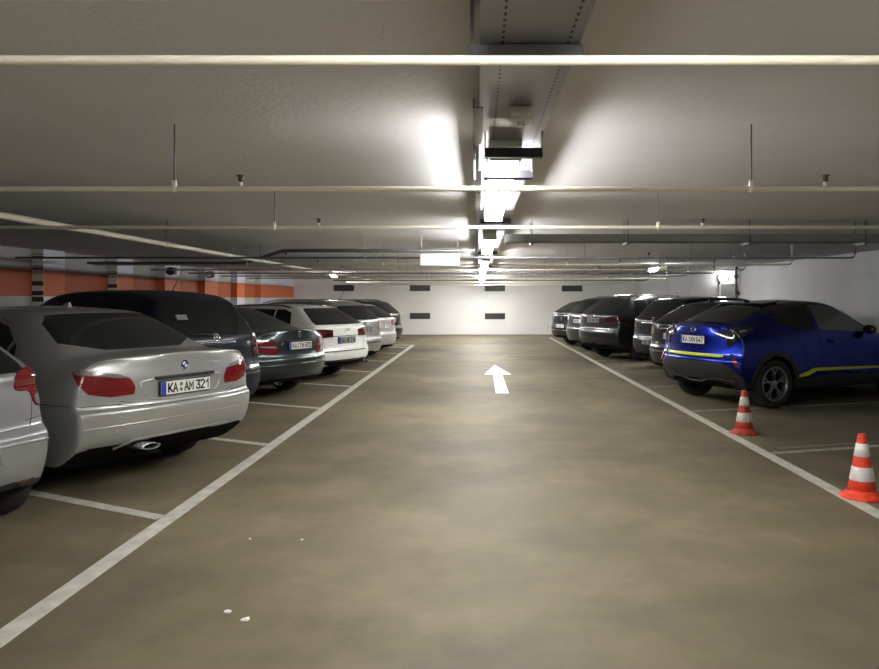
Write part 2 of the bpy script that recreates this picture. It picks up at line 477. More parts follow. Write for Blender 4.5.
    def plate(s, z, text, seal=True, tilt=0, m=None, w=.53, dark=M['black'], lift=.012, y=0, eu=None):
        # plate built facing -x ; text reads left to right as seen from behind (towards -y)
        bm = bmesh.new(); box(bm, -.004, .03, -w / 2, w / 2, -.062, .062, bevel=.004)
        fr = link('license_plate', bm, dark, s.root)
        fr.location = s.hit((0, y, z))[0] + Vector((-lift, 0, 0)); fr.rotation_euler = (0, tilt, 0)
        bm = bmesh.new(); box(bm, -.007, 0, -w / 2 + .008, w / 2 - .008, -.054, .054, bevel=.002)
        link('plate_face', bm, m or M['plate'], fr)
        bm = bmesh.new(); box(bm, -.0085, -.003, w / 2 - .055, w / 2 - .009, -.053, .053)
        link('country_strip', bm, eu or (M['blue_strip'] if s.root.location.x < 0 or s.S['L'] == 4.37 else M['plate_grey']), fr)
        # map text plane (x right, y up) -> (-y, z), facing -x
        T = Matrix(((0, 0, -1, -.0085), (-1, 0, 0, 0), (0, 1, 0, 0), (0, 0, 0, 1)))
        parts = text.split('|')
        big = bmesh.new()
        for tx, sx in zip(parts, ((-.135, .10), ) if len(parts) == 1 else ((-.125, 1), (.10, 1))):
            b = text_mesh(tx, .088 * (w / .53))
            tw = max(v.co.x for v in b.verts) - min(v.co.x for v in b.verts)
            want = (.105 if len(tx) <= 2 else .265) * (w / .53)
            if len(tx) == 1: want = .05
            sxx = want / tw
            for v in b.verts: v.co.x = v.co.x * sxx + sx_(tx, parts, w)
            b.transform(T)
            me = bpy.data.meshes.new('t'); b.to_mesh(me); b.free(); big.from_mesh(me); bpy.data.meshes.remove(me)
        link('plate_lettering', big, M['gap'], fr)
        if seal:
            bm = bmesh.new()
            for zz in (.022, -.022):
                lathe(bm, [(.0165, -.0095), (.0165, -.006)], 12, 'X', org=(0, .057 * w / .53, zz))
            link('plate_seals', bm, mat('seal_grey_brown', (.20, .19, .13), .5) if 'seal' not in M else M['seal'], fr)
        return fr
    def wheel(s, wx, sign, style='ten', n=10, rr=.24, m=None, tw=.21):
        S = s.S; Rr = S['wheel_r']; m = m or M['alu_dark']
        bm = bmesh.new()
        h = tw / 2
        lathe(bm, [(rr, -h * .8), (rr + .02, -h), (Rr - .03, -h * 1.02), (Rr - .006, -h * .8), (Rr, -h * .3), (Rr, h * .3), (Rr - .006, h * .8), (Rr - .03, h * 1.02), (rr + .02, h), (rr, h * .8)], 40, 'Y', closed=True)
        t = link('wheel', bm, M['rubber'], s.root)
        t.location = (wx, sign * (s.W - .135 - S.get('wheel_in', 0)), Rr)
        if sign < 0: t.rotation_euler = (0, 0, math.pi)
        bm = bmesh.new()
        lathe(bm, [(rr + .002, h * .86), (rr + .004, h * .95), (rr - .018, h * .97), (rr - .022, h * .6), (rr - .03, -h * .5), (rr - .0, -h * .7)], 40, 'Y', closed=True)
        lathe(bm, [(.055, h * .35), (.06, h * .72), (.045, h * .80), (.005, h * .82)], 20, 'Y')
        def spoke(a0, a1, wd0=.016, wd1=.012, r0=.045, r1=rr - .02):
            p0 = Vector((math.cos(a0) * r0, 0, math.sin(a0) * r0)); p1 = Vector((math.cos(a1) * r1, 0, math.sin(a1) * r1))
            d = (p1 - p0).normalized(); u = Vector((-d.z, 0, d.x))
            vs = []
            for p, wd, yy in ((p0, wd0, h * .74), (p1, wd1, h * .88)):
                for sx, y in ((1, yy), (-1, yy), (-1, yy - .04), (1, yy - .04)):
                    q = p + u * wd * sx; vs.append(bm.verts.new((q.x, y, q.z)))
            for q in ((0, 1, 2, 3), (7, 6, 5, 4), (0, 4, 5, 1), (1, 5, 6, 2), (2, 6, 7, 3), (3, 7, 4, 0)): bm.faces.new([vs[i] for i in q])
        for k in range(n):
            a = 2 * math.pi * k / n + .3
            if style == 'split':
                spoke(a, a, .012, .011, r1=rr * .55); spoke(a, a - .20, .010, .009, r0=rr * .5); spoke(a, a + .20, .010, .009, r0=rr * .5)
            elif style == 'double': spoke(a - .12, a - .12); spoke(a + .12, a + .12)
            else: spoke(a, a, .02, .022)
        bmesh.ops.recalc_face_normals(bm, faces=bm.faces[:])
        link('rim', bm, m, t)
        bm = bmesh.new(); lathe(bm, [(rr - .01, h * .05), (rr - .01, h * .12)], 28, 'Y')
        link('brake_disc', bm, M['gap'], t)
    def finish(s, m):
        link('body', s.bm, m, s.root, mats=[m, M['gap']])

def sx_(tx, parts, w):
    if len(parts) == 1: return .02
    k = w / .53
    if tx == parts[0]: return -.142 * k
    return .105 * k

M['seal'] = mat('seal_grey_brown', (.20, .19, .13), .5)

def disc(name, r, th, m, seg=28):
    bm = bmesh.new(); lathe(bm, [(r * .9, -th), (r, -th * .7), (r, th)], seg, 'X'); 
    return link(name, bm, m)

def ring_bm(bm, r, t, c=(0, 0), seg=24, d=.004):
    lathe(bm, [(r - t, -d), (r, -d), (r, d), (r - t, d)], seg, 'X', closed=True, org=(0, c[0], c[1]))

def roundel(car, p):
    o = disc('badge', .041, .005, M['blackgloss']); car.place(o, p)
    for mi, ks in ((M['plate'], (0, 2)), (M['blue_strip'], (1, 3))):
        bm = bmesh.new()
        for k in ks:
            c = bm.verts.new((-.0065, 0, 0)); vs = [bm.verts.new((-.0065, .026 * math.cos(a), .026 * math.sin(a))) for a in [math.pi / 2 * (k + i / 6) for i in range(7)]]
            bm.faces.new([c] + vs)
        bm.normal_update()
        link('badge_quarter', bm, mi, o)
    bm = bmesh.new(); ring_bm(bm, .041, .004, d=.0065); link('badge_ring', bm, M['chrome'], o)

def star_badge(car, p, r=.042):
    bm = bmesh.new(); ring_bm(bm, r, .005)
    for k in range(3):
        a = math.pi / 2 + k * 2 * math.pi / 3
        tube(bm, [(0, 0, 0), (0, math.cos(a) * r, math.sin(a) * r)], [.007, .002], 6)
    car.place(link('badge', bm, M['chrome']), p, lift=.004)

def rings_badge(car, p, r=.032):
    bm = bmesh.new()
    for k in range(4): ring_bm(bm, r, .006, c=((k - 1.5) * r * 1.5, 0))
    car.place(link('badge', bm, M['chrome']), p, lift=.004)

def circle_badge(car, p, r=.055, cross=True):
    bm = bmesh.new(); ring_bm(bm, r, .008)
    if cross: tube(bm, [(0, -r * .8, r * .35), (0, 0, -r * .3), (0, r * .8, r * .35)], .006, 6)
    car.place(link('badge', bm, M['chrome']), p, lift=.004)

def oval_badge(car, p, r=.055):
    bm = bmesh.new(); ring_bm(bm, r, .008); ring_bm(bm, r * .5, .006)
    for v in bm.verts: v.co.z *= .68
    car.place(link('badge', bm, M['chrome']), p, lift=.004)

def mirrors(car, x, z, m, glass=True):
    for s in (1, -1):
        h, n = car.hit((x, 0, z), 'side', s)
        bm = bmesh.new()
        ell(bm, (h.x + .02, h.y + s * .12, h.z + .03), (.07, .11, .075))
        for v in bm.verts:
            if v.co.x < h.x - .02: v.co.x = h.x - .02
        bm2 = link('door_mirror', bm, m, car.root)
        bm = bmesh.new(); tube(bm, [(h.x + .02, h.y - s * .03, h.z - .02), (h.x + .02, h.y + s * .08, h.z + .0)], .018, 8)
        link('mirror_stalk', bm, M['black'], bm2)

def handles(car, pts, m):
    for x, z in pts:
        for s in (1, -1):
            h, n = car.hit((x, 0, z), 'side', s)
            bm = bmesh.new()
            tube(bm, [(h.x - .10, h.y - s * .01, h.z), (h.x - .08, h.y + s * .028, h.z), (h.x + .08, h.y + s * .030, h.z - .005), (h.x + .10, h.y - s * .01, h.z - .006)], .013, 8)
            link('door_handle', bm, m, car.root)

def rails(car, x0, x1, yf, m, lift=.035):
    for s in (1, -1):
        pts = []
        for k in range(9):
            x = x0 + (x1 - x0) * k / 8
            h, n = car.hit((x, s * yf, 0), 'top')
            pts.append(h + Vector((0, 0, -.01 if k in (0, 8) else lift)))
        bm = bmesh.new(); tube(bm, pts, .014, 8)
        link('roof_rail', bm, m, car.root)

def fin(car, x, m):
    h, n = car.hit((x, 0, 0), 'top')
    bm = bmesh.new()
    for (a, b, c) in ((0, 0, 0),):
        pr = [(-.05, .0, .022), (-.045, .055, .006), (.0, .045, .010), (.11, .0, .014)]
        L1 = [bm.verts.new((h.x + p[0], p[2], h.z - .012 + p[1])) for p in pr]; L2 = [bm.verts.new((h.x + p[0], -p[2], h.z - .012 + p[1])) for p in pr]
        bm.faces.new(L1); bm.faces.new(L2[::-1])
        for i in range(4): bm.faces.new((L1[i], L2[i], L2[(i + 1) % 4], L1[(i + 1) % 4]))
    bmesh.ops.recalc_face_normals(bm, faces=bm.faces[:])
    link('antenna_fin', bm, m, car.root)

def whip(car, x, y=0, l=.32):
    h, n = car.hit((x, y, 0), 'top')
    bm = bmesh.new(); tube(bm, [h + Vector((0, 0, -.01)), h + Vector((-.015, 0, .03)), h + Vector((-l * .55, 0, l * .8))], [.012, .006, .003], 6)
    link('antenna', bm, M['black'], car.root)

def wiper(car, z, y0, y1):
    bm = bmesh.new()
    pts = []
    for k in range(7):
        y = y0 + (y1 - y0) * k / 6
        h, n = car.hit((0, y, z + .03 * k / 6)); pts.append(h + n * .018)
    tube(bm, pts, [.012, .010, .009, .008, .007, .006, .005], 6)
    link('rear_wiper', bm, M['black'], car.root)

def wheels(car, **k):
    for wx in car.S['wheels']:
        for s in (1, -1): car.wheel(wx, s, **k)

def exhaust(car, y, z, w=.05, h=.028, x=.06, m=None):
    bm = bmesh.new()
    lathe(bm, [(1, -.06), (1.0, .12), (.82, .12), (.82, -.055)], 24, 'X', closed=True)
    for v in bm.verts: v.co.y *= w; v.co.z *= h
    bmesh.ops.translate(bm, verts=bm.verts[:], vec=(x, y, z))
    o = link('exhaust_tip', bm, m or M['chrome'], car.root)
    bm = bmesh.new(); lathe(bm, [(.8, 0), (.8, .1)], 16, 'X')
    for v in bm.verts: v.co.y *= w; v.co.z *= h
    bmesh.ops.translate(bm, verts=bm.verts[:], vec=(x + .0, y, z))
    link('exhaust_bore', bm, M['gap'], o)

def front_end(car, zl=.66, zg=.55, w=.62):
    S = car.S
    P = (car.L - 1.1, 0, zl)
    car.both('headlight', [(car.L - .35, car.W, zl + .06), (car.L, w * .62, zl + .02), (car.L, w * .58, zl - .09), (car.L - .3, car.W, zl - .06)], 'wrap', M['lamp_clear'], P=P, off=.006)
    car.overlay('grille', [(-.38, zg + .08), (.38, zg + .08), (.34, zg - .10), (-.34, zg - .10)], 'front', M['gap'], off=.006)

def door_seams(car, xs, z0, z1, P=None):
    for s in (1, -1):
        for x, xt in xs: car.seam('door_gap', [(x, 0, z0), (x, 0, (z0 + z1) / 2), (xt, 0, z1)], 'side', sign=s)

# standard row sets -----------------------------------------------------------
PLAN = [(0, .89), (.12, .945), (.35, .985), (1.0, 1.0), (2.8, 1.0), (3.7, .985), (4.2, .93), (4.6, .84), (4.9, .80)]
def estate_spec(L=4.7, W=.90, H=1.47, deck=1.02, slope=.50, roof0=None, wheel_r=.325, wb=2.75, oh=1.02, zb=.26, ytop=.60, hood=.98, bump=.66, spoil=0.0):
    x1 = slope
    S = dict(L=L, W=W, H=H, wheel_r=wheel_r, arch_r=wheel_r + .035, wheels=(oh, oh + wb),
             rear=[(zb, .13), (zb + .10, .03), (bump - .12, .0), (bump - .02, .0), (bump + .04, .05), (deck - .12, .055)],
             side=[.22, .30, .48, .60, bump + .02, deck - .13],
             front=[(.2, .06), (.28, .0), (.42, .0), (.54, .03), (.60, .06), (.66, .10)],
             frac=[.93, .975, 1.0, 1.0, .998, .99],
             belt=[(0, deck - .045), (1.5, deck - .06), (L - 1.3, deck - .12), (L, .71)], belt_x=.065,
             plan=PLAN, corner=.15,
             top=[(.07, deck, .78 * W / .9), (.12, deck + .07, .76 * W / .9, .035, .06), (.12 + (x1 - .12) * .75, H - .13 * 1.0, ytop + .045, .03, .07), (x1, H - .045, ytop + .01, .035, .04),
                  (x1 + .35, H - .01, ytop, .04), (L * .42, H, ytop + .01, .045), (L * .56, H - .045, ytop + .01, .045, -.05), (L * .70, hood + .12, ytop + .12, .05, -.15),
                  (L * .75, hood + .01, ytop + .18, .05, -.15), (L * .88, hood - .09, ytop + .17, .05), (L - .12, .80, ytop + .10, .05), (L - .05, .74, ytop + .04, .04)],
             arch=.03)
    return S

def common_estate(car, S, glassz=(1.05, 1.36), gy=(.66, .52), lampm=None, lamp=None, m_rail=None, rim=None, detail=True, sidez=None, wheelstyle='ten', wn=10):
    W, L, H = S['W'], S['L'], S['H']
    deck = S['top'][0][1]
    z0, z1 = glassz
    car.overlay('rear_window', [(-gy[0], z0), (gy[0], z0), (gy[0] - .01, z0 + .06), (gy[1], z1), (gy[1] - .06, z1 + .025), (-gy[1] + .06, z1 + .025), (-gy[1], z1), (-gy[0] + .01, z0 + .06)], 'rear', M['glass'], off=.004)
    b = lambda x: lerp_tab(S['belt'], x) + .025
    r = H - .11
    a, c = S['top'][3][0], L * .56
    # side windows: rear quarter, rear door, front door
    car.both('side_window', [(a + .02, b(.3) + .07), (a + .42, b(.7)), (a + .50, r), (a + .32, r), (a + .12, r - .06)], 'side', M['glass'])
    car.both('side_window', [(a + .46, b(.9)), (a + 1.13, b(1.5)), (a + 1.10, r + .01), (a + .54, r)], 'side', M['glass'])
    car.both('side_window', [(a + 1.19, b(1.6)), (L * .70 - .12, b(2.6)), (L * .56 + .06, r - .02), (c - .25, r + .01), (a + 1.16, r + .01)], 'side', M['glass'])
    car.overlay('windscreen', [(L * .575, -ytop_(S)), (L * .575, ytop_(S)), (L * .70, ytop_(S) + .1), (L * .72, 0), (L * .70, -ytop_(S) - .1)], 'top', M['glass'], nx=.05)
    door_seams(car, [(a + .44, a + .50), (a + 1.16, a + 1.14), (L * .70 - .05, L * .69)], .34, r - .1 if False else b(1.5) - .03)
    if lamp: pass
    wheels(car, style=wheelstyle, n=wn, m=rim)

def ytop_(S): return S['top'][6][2] - .05

# ================================================================== CARS
THL = R(153); THR = R(25)
def rear_car_left(D, X): return (X, D, 0)

# ---- silver sedan (big car in the left foreground)
def silver_sedan():
    S = dict(L=4.84, W=.925, H=1.468, wheel_r=.325, arch_r=.36, wheels=(1.10, 3.99),
             rear=[(.33, .16), (.40, .055), (.55, .005), (.675, .0), (.705, .045), (.90, .035)],
             side=[.21, .29, .48, .62, .74, .86],
             front=[(.2, .06), (.28, .0), (.42, .0), (.54, .03), (.60, .06), (.64, .10)],
             frac=[.93, .975, 1.0, 1.0, .995, .985],
             belt=[(0, 1.00), (.6, 1.0), (1.5, .965), (3.6, .90), (4.84, .69)], belt_x=.05, beltf=.95,
             plan=[(0, .93), (.12, .965), (.4, .99), (1.1, 1.0), (3.0, 1.0), (3.8, .985), (4.3, .93), (4.84, .82)], corner=.15,
             top=[(.045, 1.105, .74, .045), (.11, 1.112, .75, .04), (.46, 1.112, .735, .03, .02), (.52, 1.125, .71, .03, .03), (.84, 1.29, .64, .035, .05), (1.12, 1.425, .595, .035, .04), (1.38, 1.478, .585, .04),
                  (2.3, 1.495, .58, .045), (2.78, 1.46, .58, .045, -.06), (3.50, 1.10, .69, .05, -.15), (3.68, 1.02, .75, .05, -.15), (4.25, .92, .75, .05), (4.68, .79, .70, .05), (4.78, .73, .64, .04)],
             creases=[(1.03, 1.13, .09, .5), (.66, .72, .30, .35)], arch=.05)
    c = Car(S, 'sedan_car', (-2.45, 6.27, 0), THL, 'silver sedan with plate KA AM 321 parked rear out in the left foreground', level=3)
    m = M['p_silver']
    c.overlay('rear_window', chaikin([(-.68, 1.125), (.68, 1.125), (.55, 1.40), (.30, 1.42), (-.30, 1.42), (-.55, 1.40)], 1), 'rear', M['glass'], off=.003)
    c.seam('window_trim', [(-.0, -.57, 1.405), (0, -.3, 1.430), (0, 0, 1.437), (0, .3, 1.430), (0, .57, 1.405)], 'rear', M['chrome'], w=.005)
    # side glass : rear quarter + doors, with bright trim
    dlo = [(1.02, 1.00), (1.62, 1.02), (1.62, 1.36), (1.45, 1.345), (1.2, 1.20)]
    c.both('side_window', chaikin([(1.08, 1.01), (1.20, 1.00), (1.20, 1.20), (1.12, 1.12)], 1), 'side', M['glass'])
    c.both('side_window', [(1.25, 1.00), (2.02, .985), (2.02, 1.385), (1.70, 1.37), (1.42, 1.31), (1.25, 1.21)], 'side', M['glass'])
    c.both('side_window', [(2.08, .985), (3.25, .95), (3.10, 1.06), (2.82, 1.27), (2.6, 1.37), (2.3, 1.39), (2.08, 1.388)], 'side', M['glass'])
    for s in (1, -1):
        c.seam('window_trim', [(1.05, 0, .995), (2.0, 0, .97), (3.3, 0, .935)], 'side', M['chrome'], w=.007, sign=s)
        c.seam('window_trim', [(1.04, 0, 1.01), (1.10, 0, 1.135), (1.22, 0, 1.235), (1.42, 0, 1.34), (1.70, 0, 1.398), (2.3, 0, 1.41), (2.6, 0, 1.395)], 'side', M['chrome'], w=.006, sign=s)
    c.overlay('windscreen', [(2.82, -.53), (2.82, .53), (3.5, .65), (3.6, .3), (3.62, 0), (3.6, -.3), (3.5, -.65)], 'top', M['glass'], nx=.05)
    P = (1.1, 0, .88)
    lampo = [(.03, .495, .79), (.03, .70, .78), (.10, .86, .815), (.15, .92, .90), (.22, .925, 1.0), (.16, .92, 1.015), (.08, .80, .995), (.03, .64, .965), (.03, .525, .92), (.03, .485, .85)]
    c.both('tail_light', lampo, 'wrap', M['lamp_red'], P=P, off=.006)
    c.both('indicator_lens', [(.22, .925, 1.0), (.16, .92, 1.017), (.08, .80, .998), (.03, .64, .968), (.03, .54, .93), (.03, .64, .935), (.08, .80, .962), (.16, .92, .975)], 'wrap', M['lamp_clear'], P=P, off=.009)
    for s in (1, -1):
        c.seam('lamp_gap', [(p[0], p[1] * s, p[2]) for p in lampo], 'wrap', P=P, closed=True, w=.005, h=.002)
    # lid outline and bumper gap
    for s in (1, -1):
        c.seam('lid_gap', [(.04, s * .50, .72), (.04, s * .62, .74)], 'wrap', P=P)
        c.seam('bumper_gap', [(.04, s * .60, .715), (.05, s * .84, .715), (.25, s * .92, .73), (.66, s * .925, .735)], 'wrap', P=P, w=.005)
        c.seam('bumper_gap', [(.66, s * .925, .735), (.70, s * .925, .62)], 'side', sign=s, w=.004)
    c.seam('lid_gap', [(0, .60, .718), (0, .45, .700), (0, .2, .694), (0, -.2, .694), (0, -.45, .700), (0, -.60, .718)], 'rear', w=.006)
    # plate recess
    rec = chaikin([(-.43, .905), (.43, .905), (.40, .80), (.34, .735), (0, .725), (-.34, .735), (-.40, .80)], 1)
    c.seam('recess_edge', [(0, a, b) for a, b in rec], 'rear', m, closed=True, w=.012, h=.010)
    bm = bmesh.new(); box(bm, -.03, .03, -.30, .30, .895, .918, bevel=.006)
    o = link('lid_handle', bm, M['black'], c.root); o.location = (c.hit((0, 0, .905))[0].x - .0, 0, 0)
    pl = c.plate(.815, 'KA|AM 321')
    roundel(c, (0, 0, .995))
    # bumper details
    c.seam('bumper_crease', [(.1, .90, .55), (.03, .72, .56), (0, .4, .565), (0, 0, .57), (0, -.4, .565), (.03, -.72, .56), (.1, -.90, .55)], 'wrap', m, P=(1.1, 0, .56), w=.010, h=.007)
    # lower diffuser cut
    c.overlay('bumper_valance', chaikin([(-.60, .30), (.60, .30), (.55, .36), (.44, .41), (-.44, .41), (-.55, .36)], 1), 'rear', M['black'], off=.005)
    c.seam('valance_lip', [(0, .58, .37), (0, .53, .40), (0, .46, .43), (0, 0, .44), (0, -.46, .43), (0, -.52, .425)], 'rear', m, w=.014, h=.016)
    for y in (.46,):
        exhaust(c, y - .05, .38, .085, .024, .01, M['alu'])
    sm = mat('sensor_silver', (.36, .36, .36), .4)
    for y in (.62, .22, -.22, -.62):
        bm = bmesh.new(); h, n = c.hit((0, y, .52)); lathe(bm, [(.012, -.003), (.012, .02)], 12, 'X', org=h)
        link('parking_sensor', bm, sm, c.root)
    # reflector
    door_seams(c, [(1.35, 1.55), (2.05, 2.04), (3.15, 3.2)], .36, .95)
    for s in (1, -1):
        c.seam('side_crease', [(.45, 0, .90), (1.5, 0, .86), (3.5, 0, .80)], 'side', m, sign=s, w=.012, h=.004)
    fin(c, 1.62, m)
    mirrors(c, 3.1, .97, m); handles(c, [(1.62, .86), (2.65, .84)], m)
    wheels(c, style='ten', n=10, m=M['alu'])
    front_end(c)
    c.finish(m)

# ---- silver hatchback cut by the left edge of the frame
def silver_hatch():
    S = estate_spec(L=4.03, W=.86, H=1.47, deck=1.03, slope=.62, wheel_r=.30, wb=2.52, oh=.70, zb=.24, ytop=.56, bump=.66)
    S['plan'] = [(0, .86), (.12, .93), (.35, .98), (.8, 1.0), (2.6, 1.0), (3.3, .97), (4.0, .82)]
    S['creases'] = [(.62, .72, .3, .4)]; S['frac'] = [.93, .975, 1.0, 1.0, .97, .935]; S['beltf'] = .90
    c = Car(S, 'hatchback_car', (-3.18, 4.36, 0), THL, 'silver hatchback cut off by the left edge of the photo', level=3)
    m = M['p_silver_hatch']
    common_estate(c, S, glassz=(1.06, 1.38), gy=(.62, .48), rim=M['alu'])
    P = (1.0, 0, .95)
    lamp = [(.06, .57, .955), (.06, .59, 1.06), (.12, .74, 1.11), (.24, .86, 1.09), (.24, .86, .93), (.18, .84, .82), (.12, .80, .80), (.10, .765, .84), (.09, .74, .93), (.07, .62, .935)]
    c.both('tail_light', chaikin(lamp, 1), 'wrap', M['lamp_red'], P=P, off=.008)
    c.both('reversing_lens', chaikin([(.10, .78, .83), (.12, .81, .81), (.18, .84, .83), (.2, .86, .90), (.1, .77, .90)], 1), 'wrap', M['lamp_clear'], P=P, off=.011)
    for s in (1, -1):
        c.seam('lamp_gap', [(p[0], p[1] * s, p[2]) for p in chaikin(lamp, 1)], 'wrap', P=P, closed=True, w=.006, h=.004)
        c.seam('bumper_gap', [(.06, s * .66, .715), (.12, s * .82, .72), (.4, s * .86, .73)], 'wrap', P=P)
        c.seam('tailgate_gap', [(0, s * .68, .90), (0, s * .66, .75), (0, s * .64, .695)], 'rear')
    c.seam('tailgate_gap', [(0, .65, .695), (0, 0, .68), (0, -.65, .695)], 'rear')
    c.seam('bumper_crease', [(.1, .84, .585), (0, .6, .60), (0, 0, .605), (0, -.6, .60), (.1, -.84, .585)], 'wrap', m, P=(1, 0, .6), w=.014, h=.010)
    c.seam('recess_edge', [(0, .36, .60), (0, .40, .47), (0, -.40, .47), (0, -.36, .60)], 'rear', m, w=.015, h=.014)
    c.overlay('bumper_valance', [(-.80, .2), (.80, .2), (.80, .31), (.5, .345), (-.5, .345), (-.80, .31)], 'rear', M['black'], off=.006)
    c.both('rear_reflector', [(.05, .60, .31), (.07, .76, .32), (.07, .76, .345), (.05, .60, .34)], 'wrap', M['lamp_dark'], P=(1, 0, .33), off=.012)
    c.plate(.535, 'KA|BE 52')
    circle_badge(c, (0, 0, .90))
    # small model script on the tailgate (illegible dark strokes)
    fin(c, .85, M['black']); mirrors(c, 2.75, .97, m); handles(c, [(1.7, .84)], m)
    wiper(c, 1.06, 0, -.32)
    front_end(c)
    c.finish(m)

# ---- dark minivan
def dark_minivan():
    S = estate_spec(L=4.55, W=.90, H=1.68, deck=1.05, slope=.62, wheel_r=.325, wb=2.75, oh=.90, zb=.26, ytop=.62, hood=1.03, bump=.68)
    S['top'][1] = (.10, 1.12, .765, .035, .05); S['top'][2] = (.34, 1.50, .67, .03, .07); S['top'][3] = (.52, 1.62, .635, .035, .05)
    c = Car(S, 'minivan_car', (-3.11, 8.98, 0), THL, 'very dark blue minivan, the tallest car of the left row, beside the silver sedan', level=3)
    m = M['p_navy']
    common_estate(c, S, glassz=(1.10, 1.52), gy=(.70, .58), rim=M['alu_dark'])
    P = (1.0, 0, 1.0)
    lamp = [(.07, .74, .78), (.07, .72, 1.0), (.10, .74, 1.12), (.22, .86, 1.12), (.30, .89, .98), (.24, .89, .80), (.12, .84, .76)]
    c.both('tail_light', chaikin(lamp, 1), 'wrap', M['lamp_dark'], P=P, off=.008)
    for s in (1, -1):
        c.seam('bumper_gap', [(.06, s * .66, .735), (.12, s * .84, .74), (.5, s * .90, .75)], 'wrap', P=P)
        c.seam('pillar_trim', [(0, s * .80, 1.08), (0, s * .735, 1.30), (0, s * .665, 1.50)], 'rear', M['chrome'], w=.006, h=.006)
    bm = bmesh.new(); box(bm, -.02, .03, -.28, .28, 1.0, 1.03, bevel=.008)
    o = link('tailgate_handle', bm, M['chrome'], c.root); o.location = (c.hit((0, 0, 1.015))[0].x, 0, 0)
    c.seam('bumper_trim', [(.1, .86, .60), (0, .5, .60), (0, 0, .60), (0, -.5, .60), (.1, -.86, .60)], 'wrap', M['alu_dark'], P=(1, 0, .6), w=.012, h=.008)
    c.overlay('window_sticker', [(.30, 1.30), (.44, 1.30), (.44, 1.36), (.30, 1.36)], 'rear', M['plate_grey'], off=.007)
    c.plate(.86, 'KA|RL 48', dark=M['black'])
    circle_badge(c, (0, 0, 1.135 - .10 + .05), .05)
    whip(c, .85); mirrors(c, 3.1, 1.06, m); handles(c, [(1.75, .93), (2.75, .91)], m); wiper(c, 1.10, 0, .36)
    front_end(c); c.finish(m)

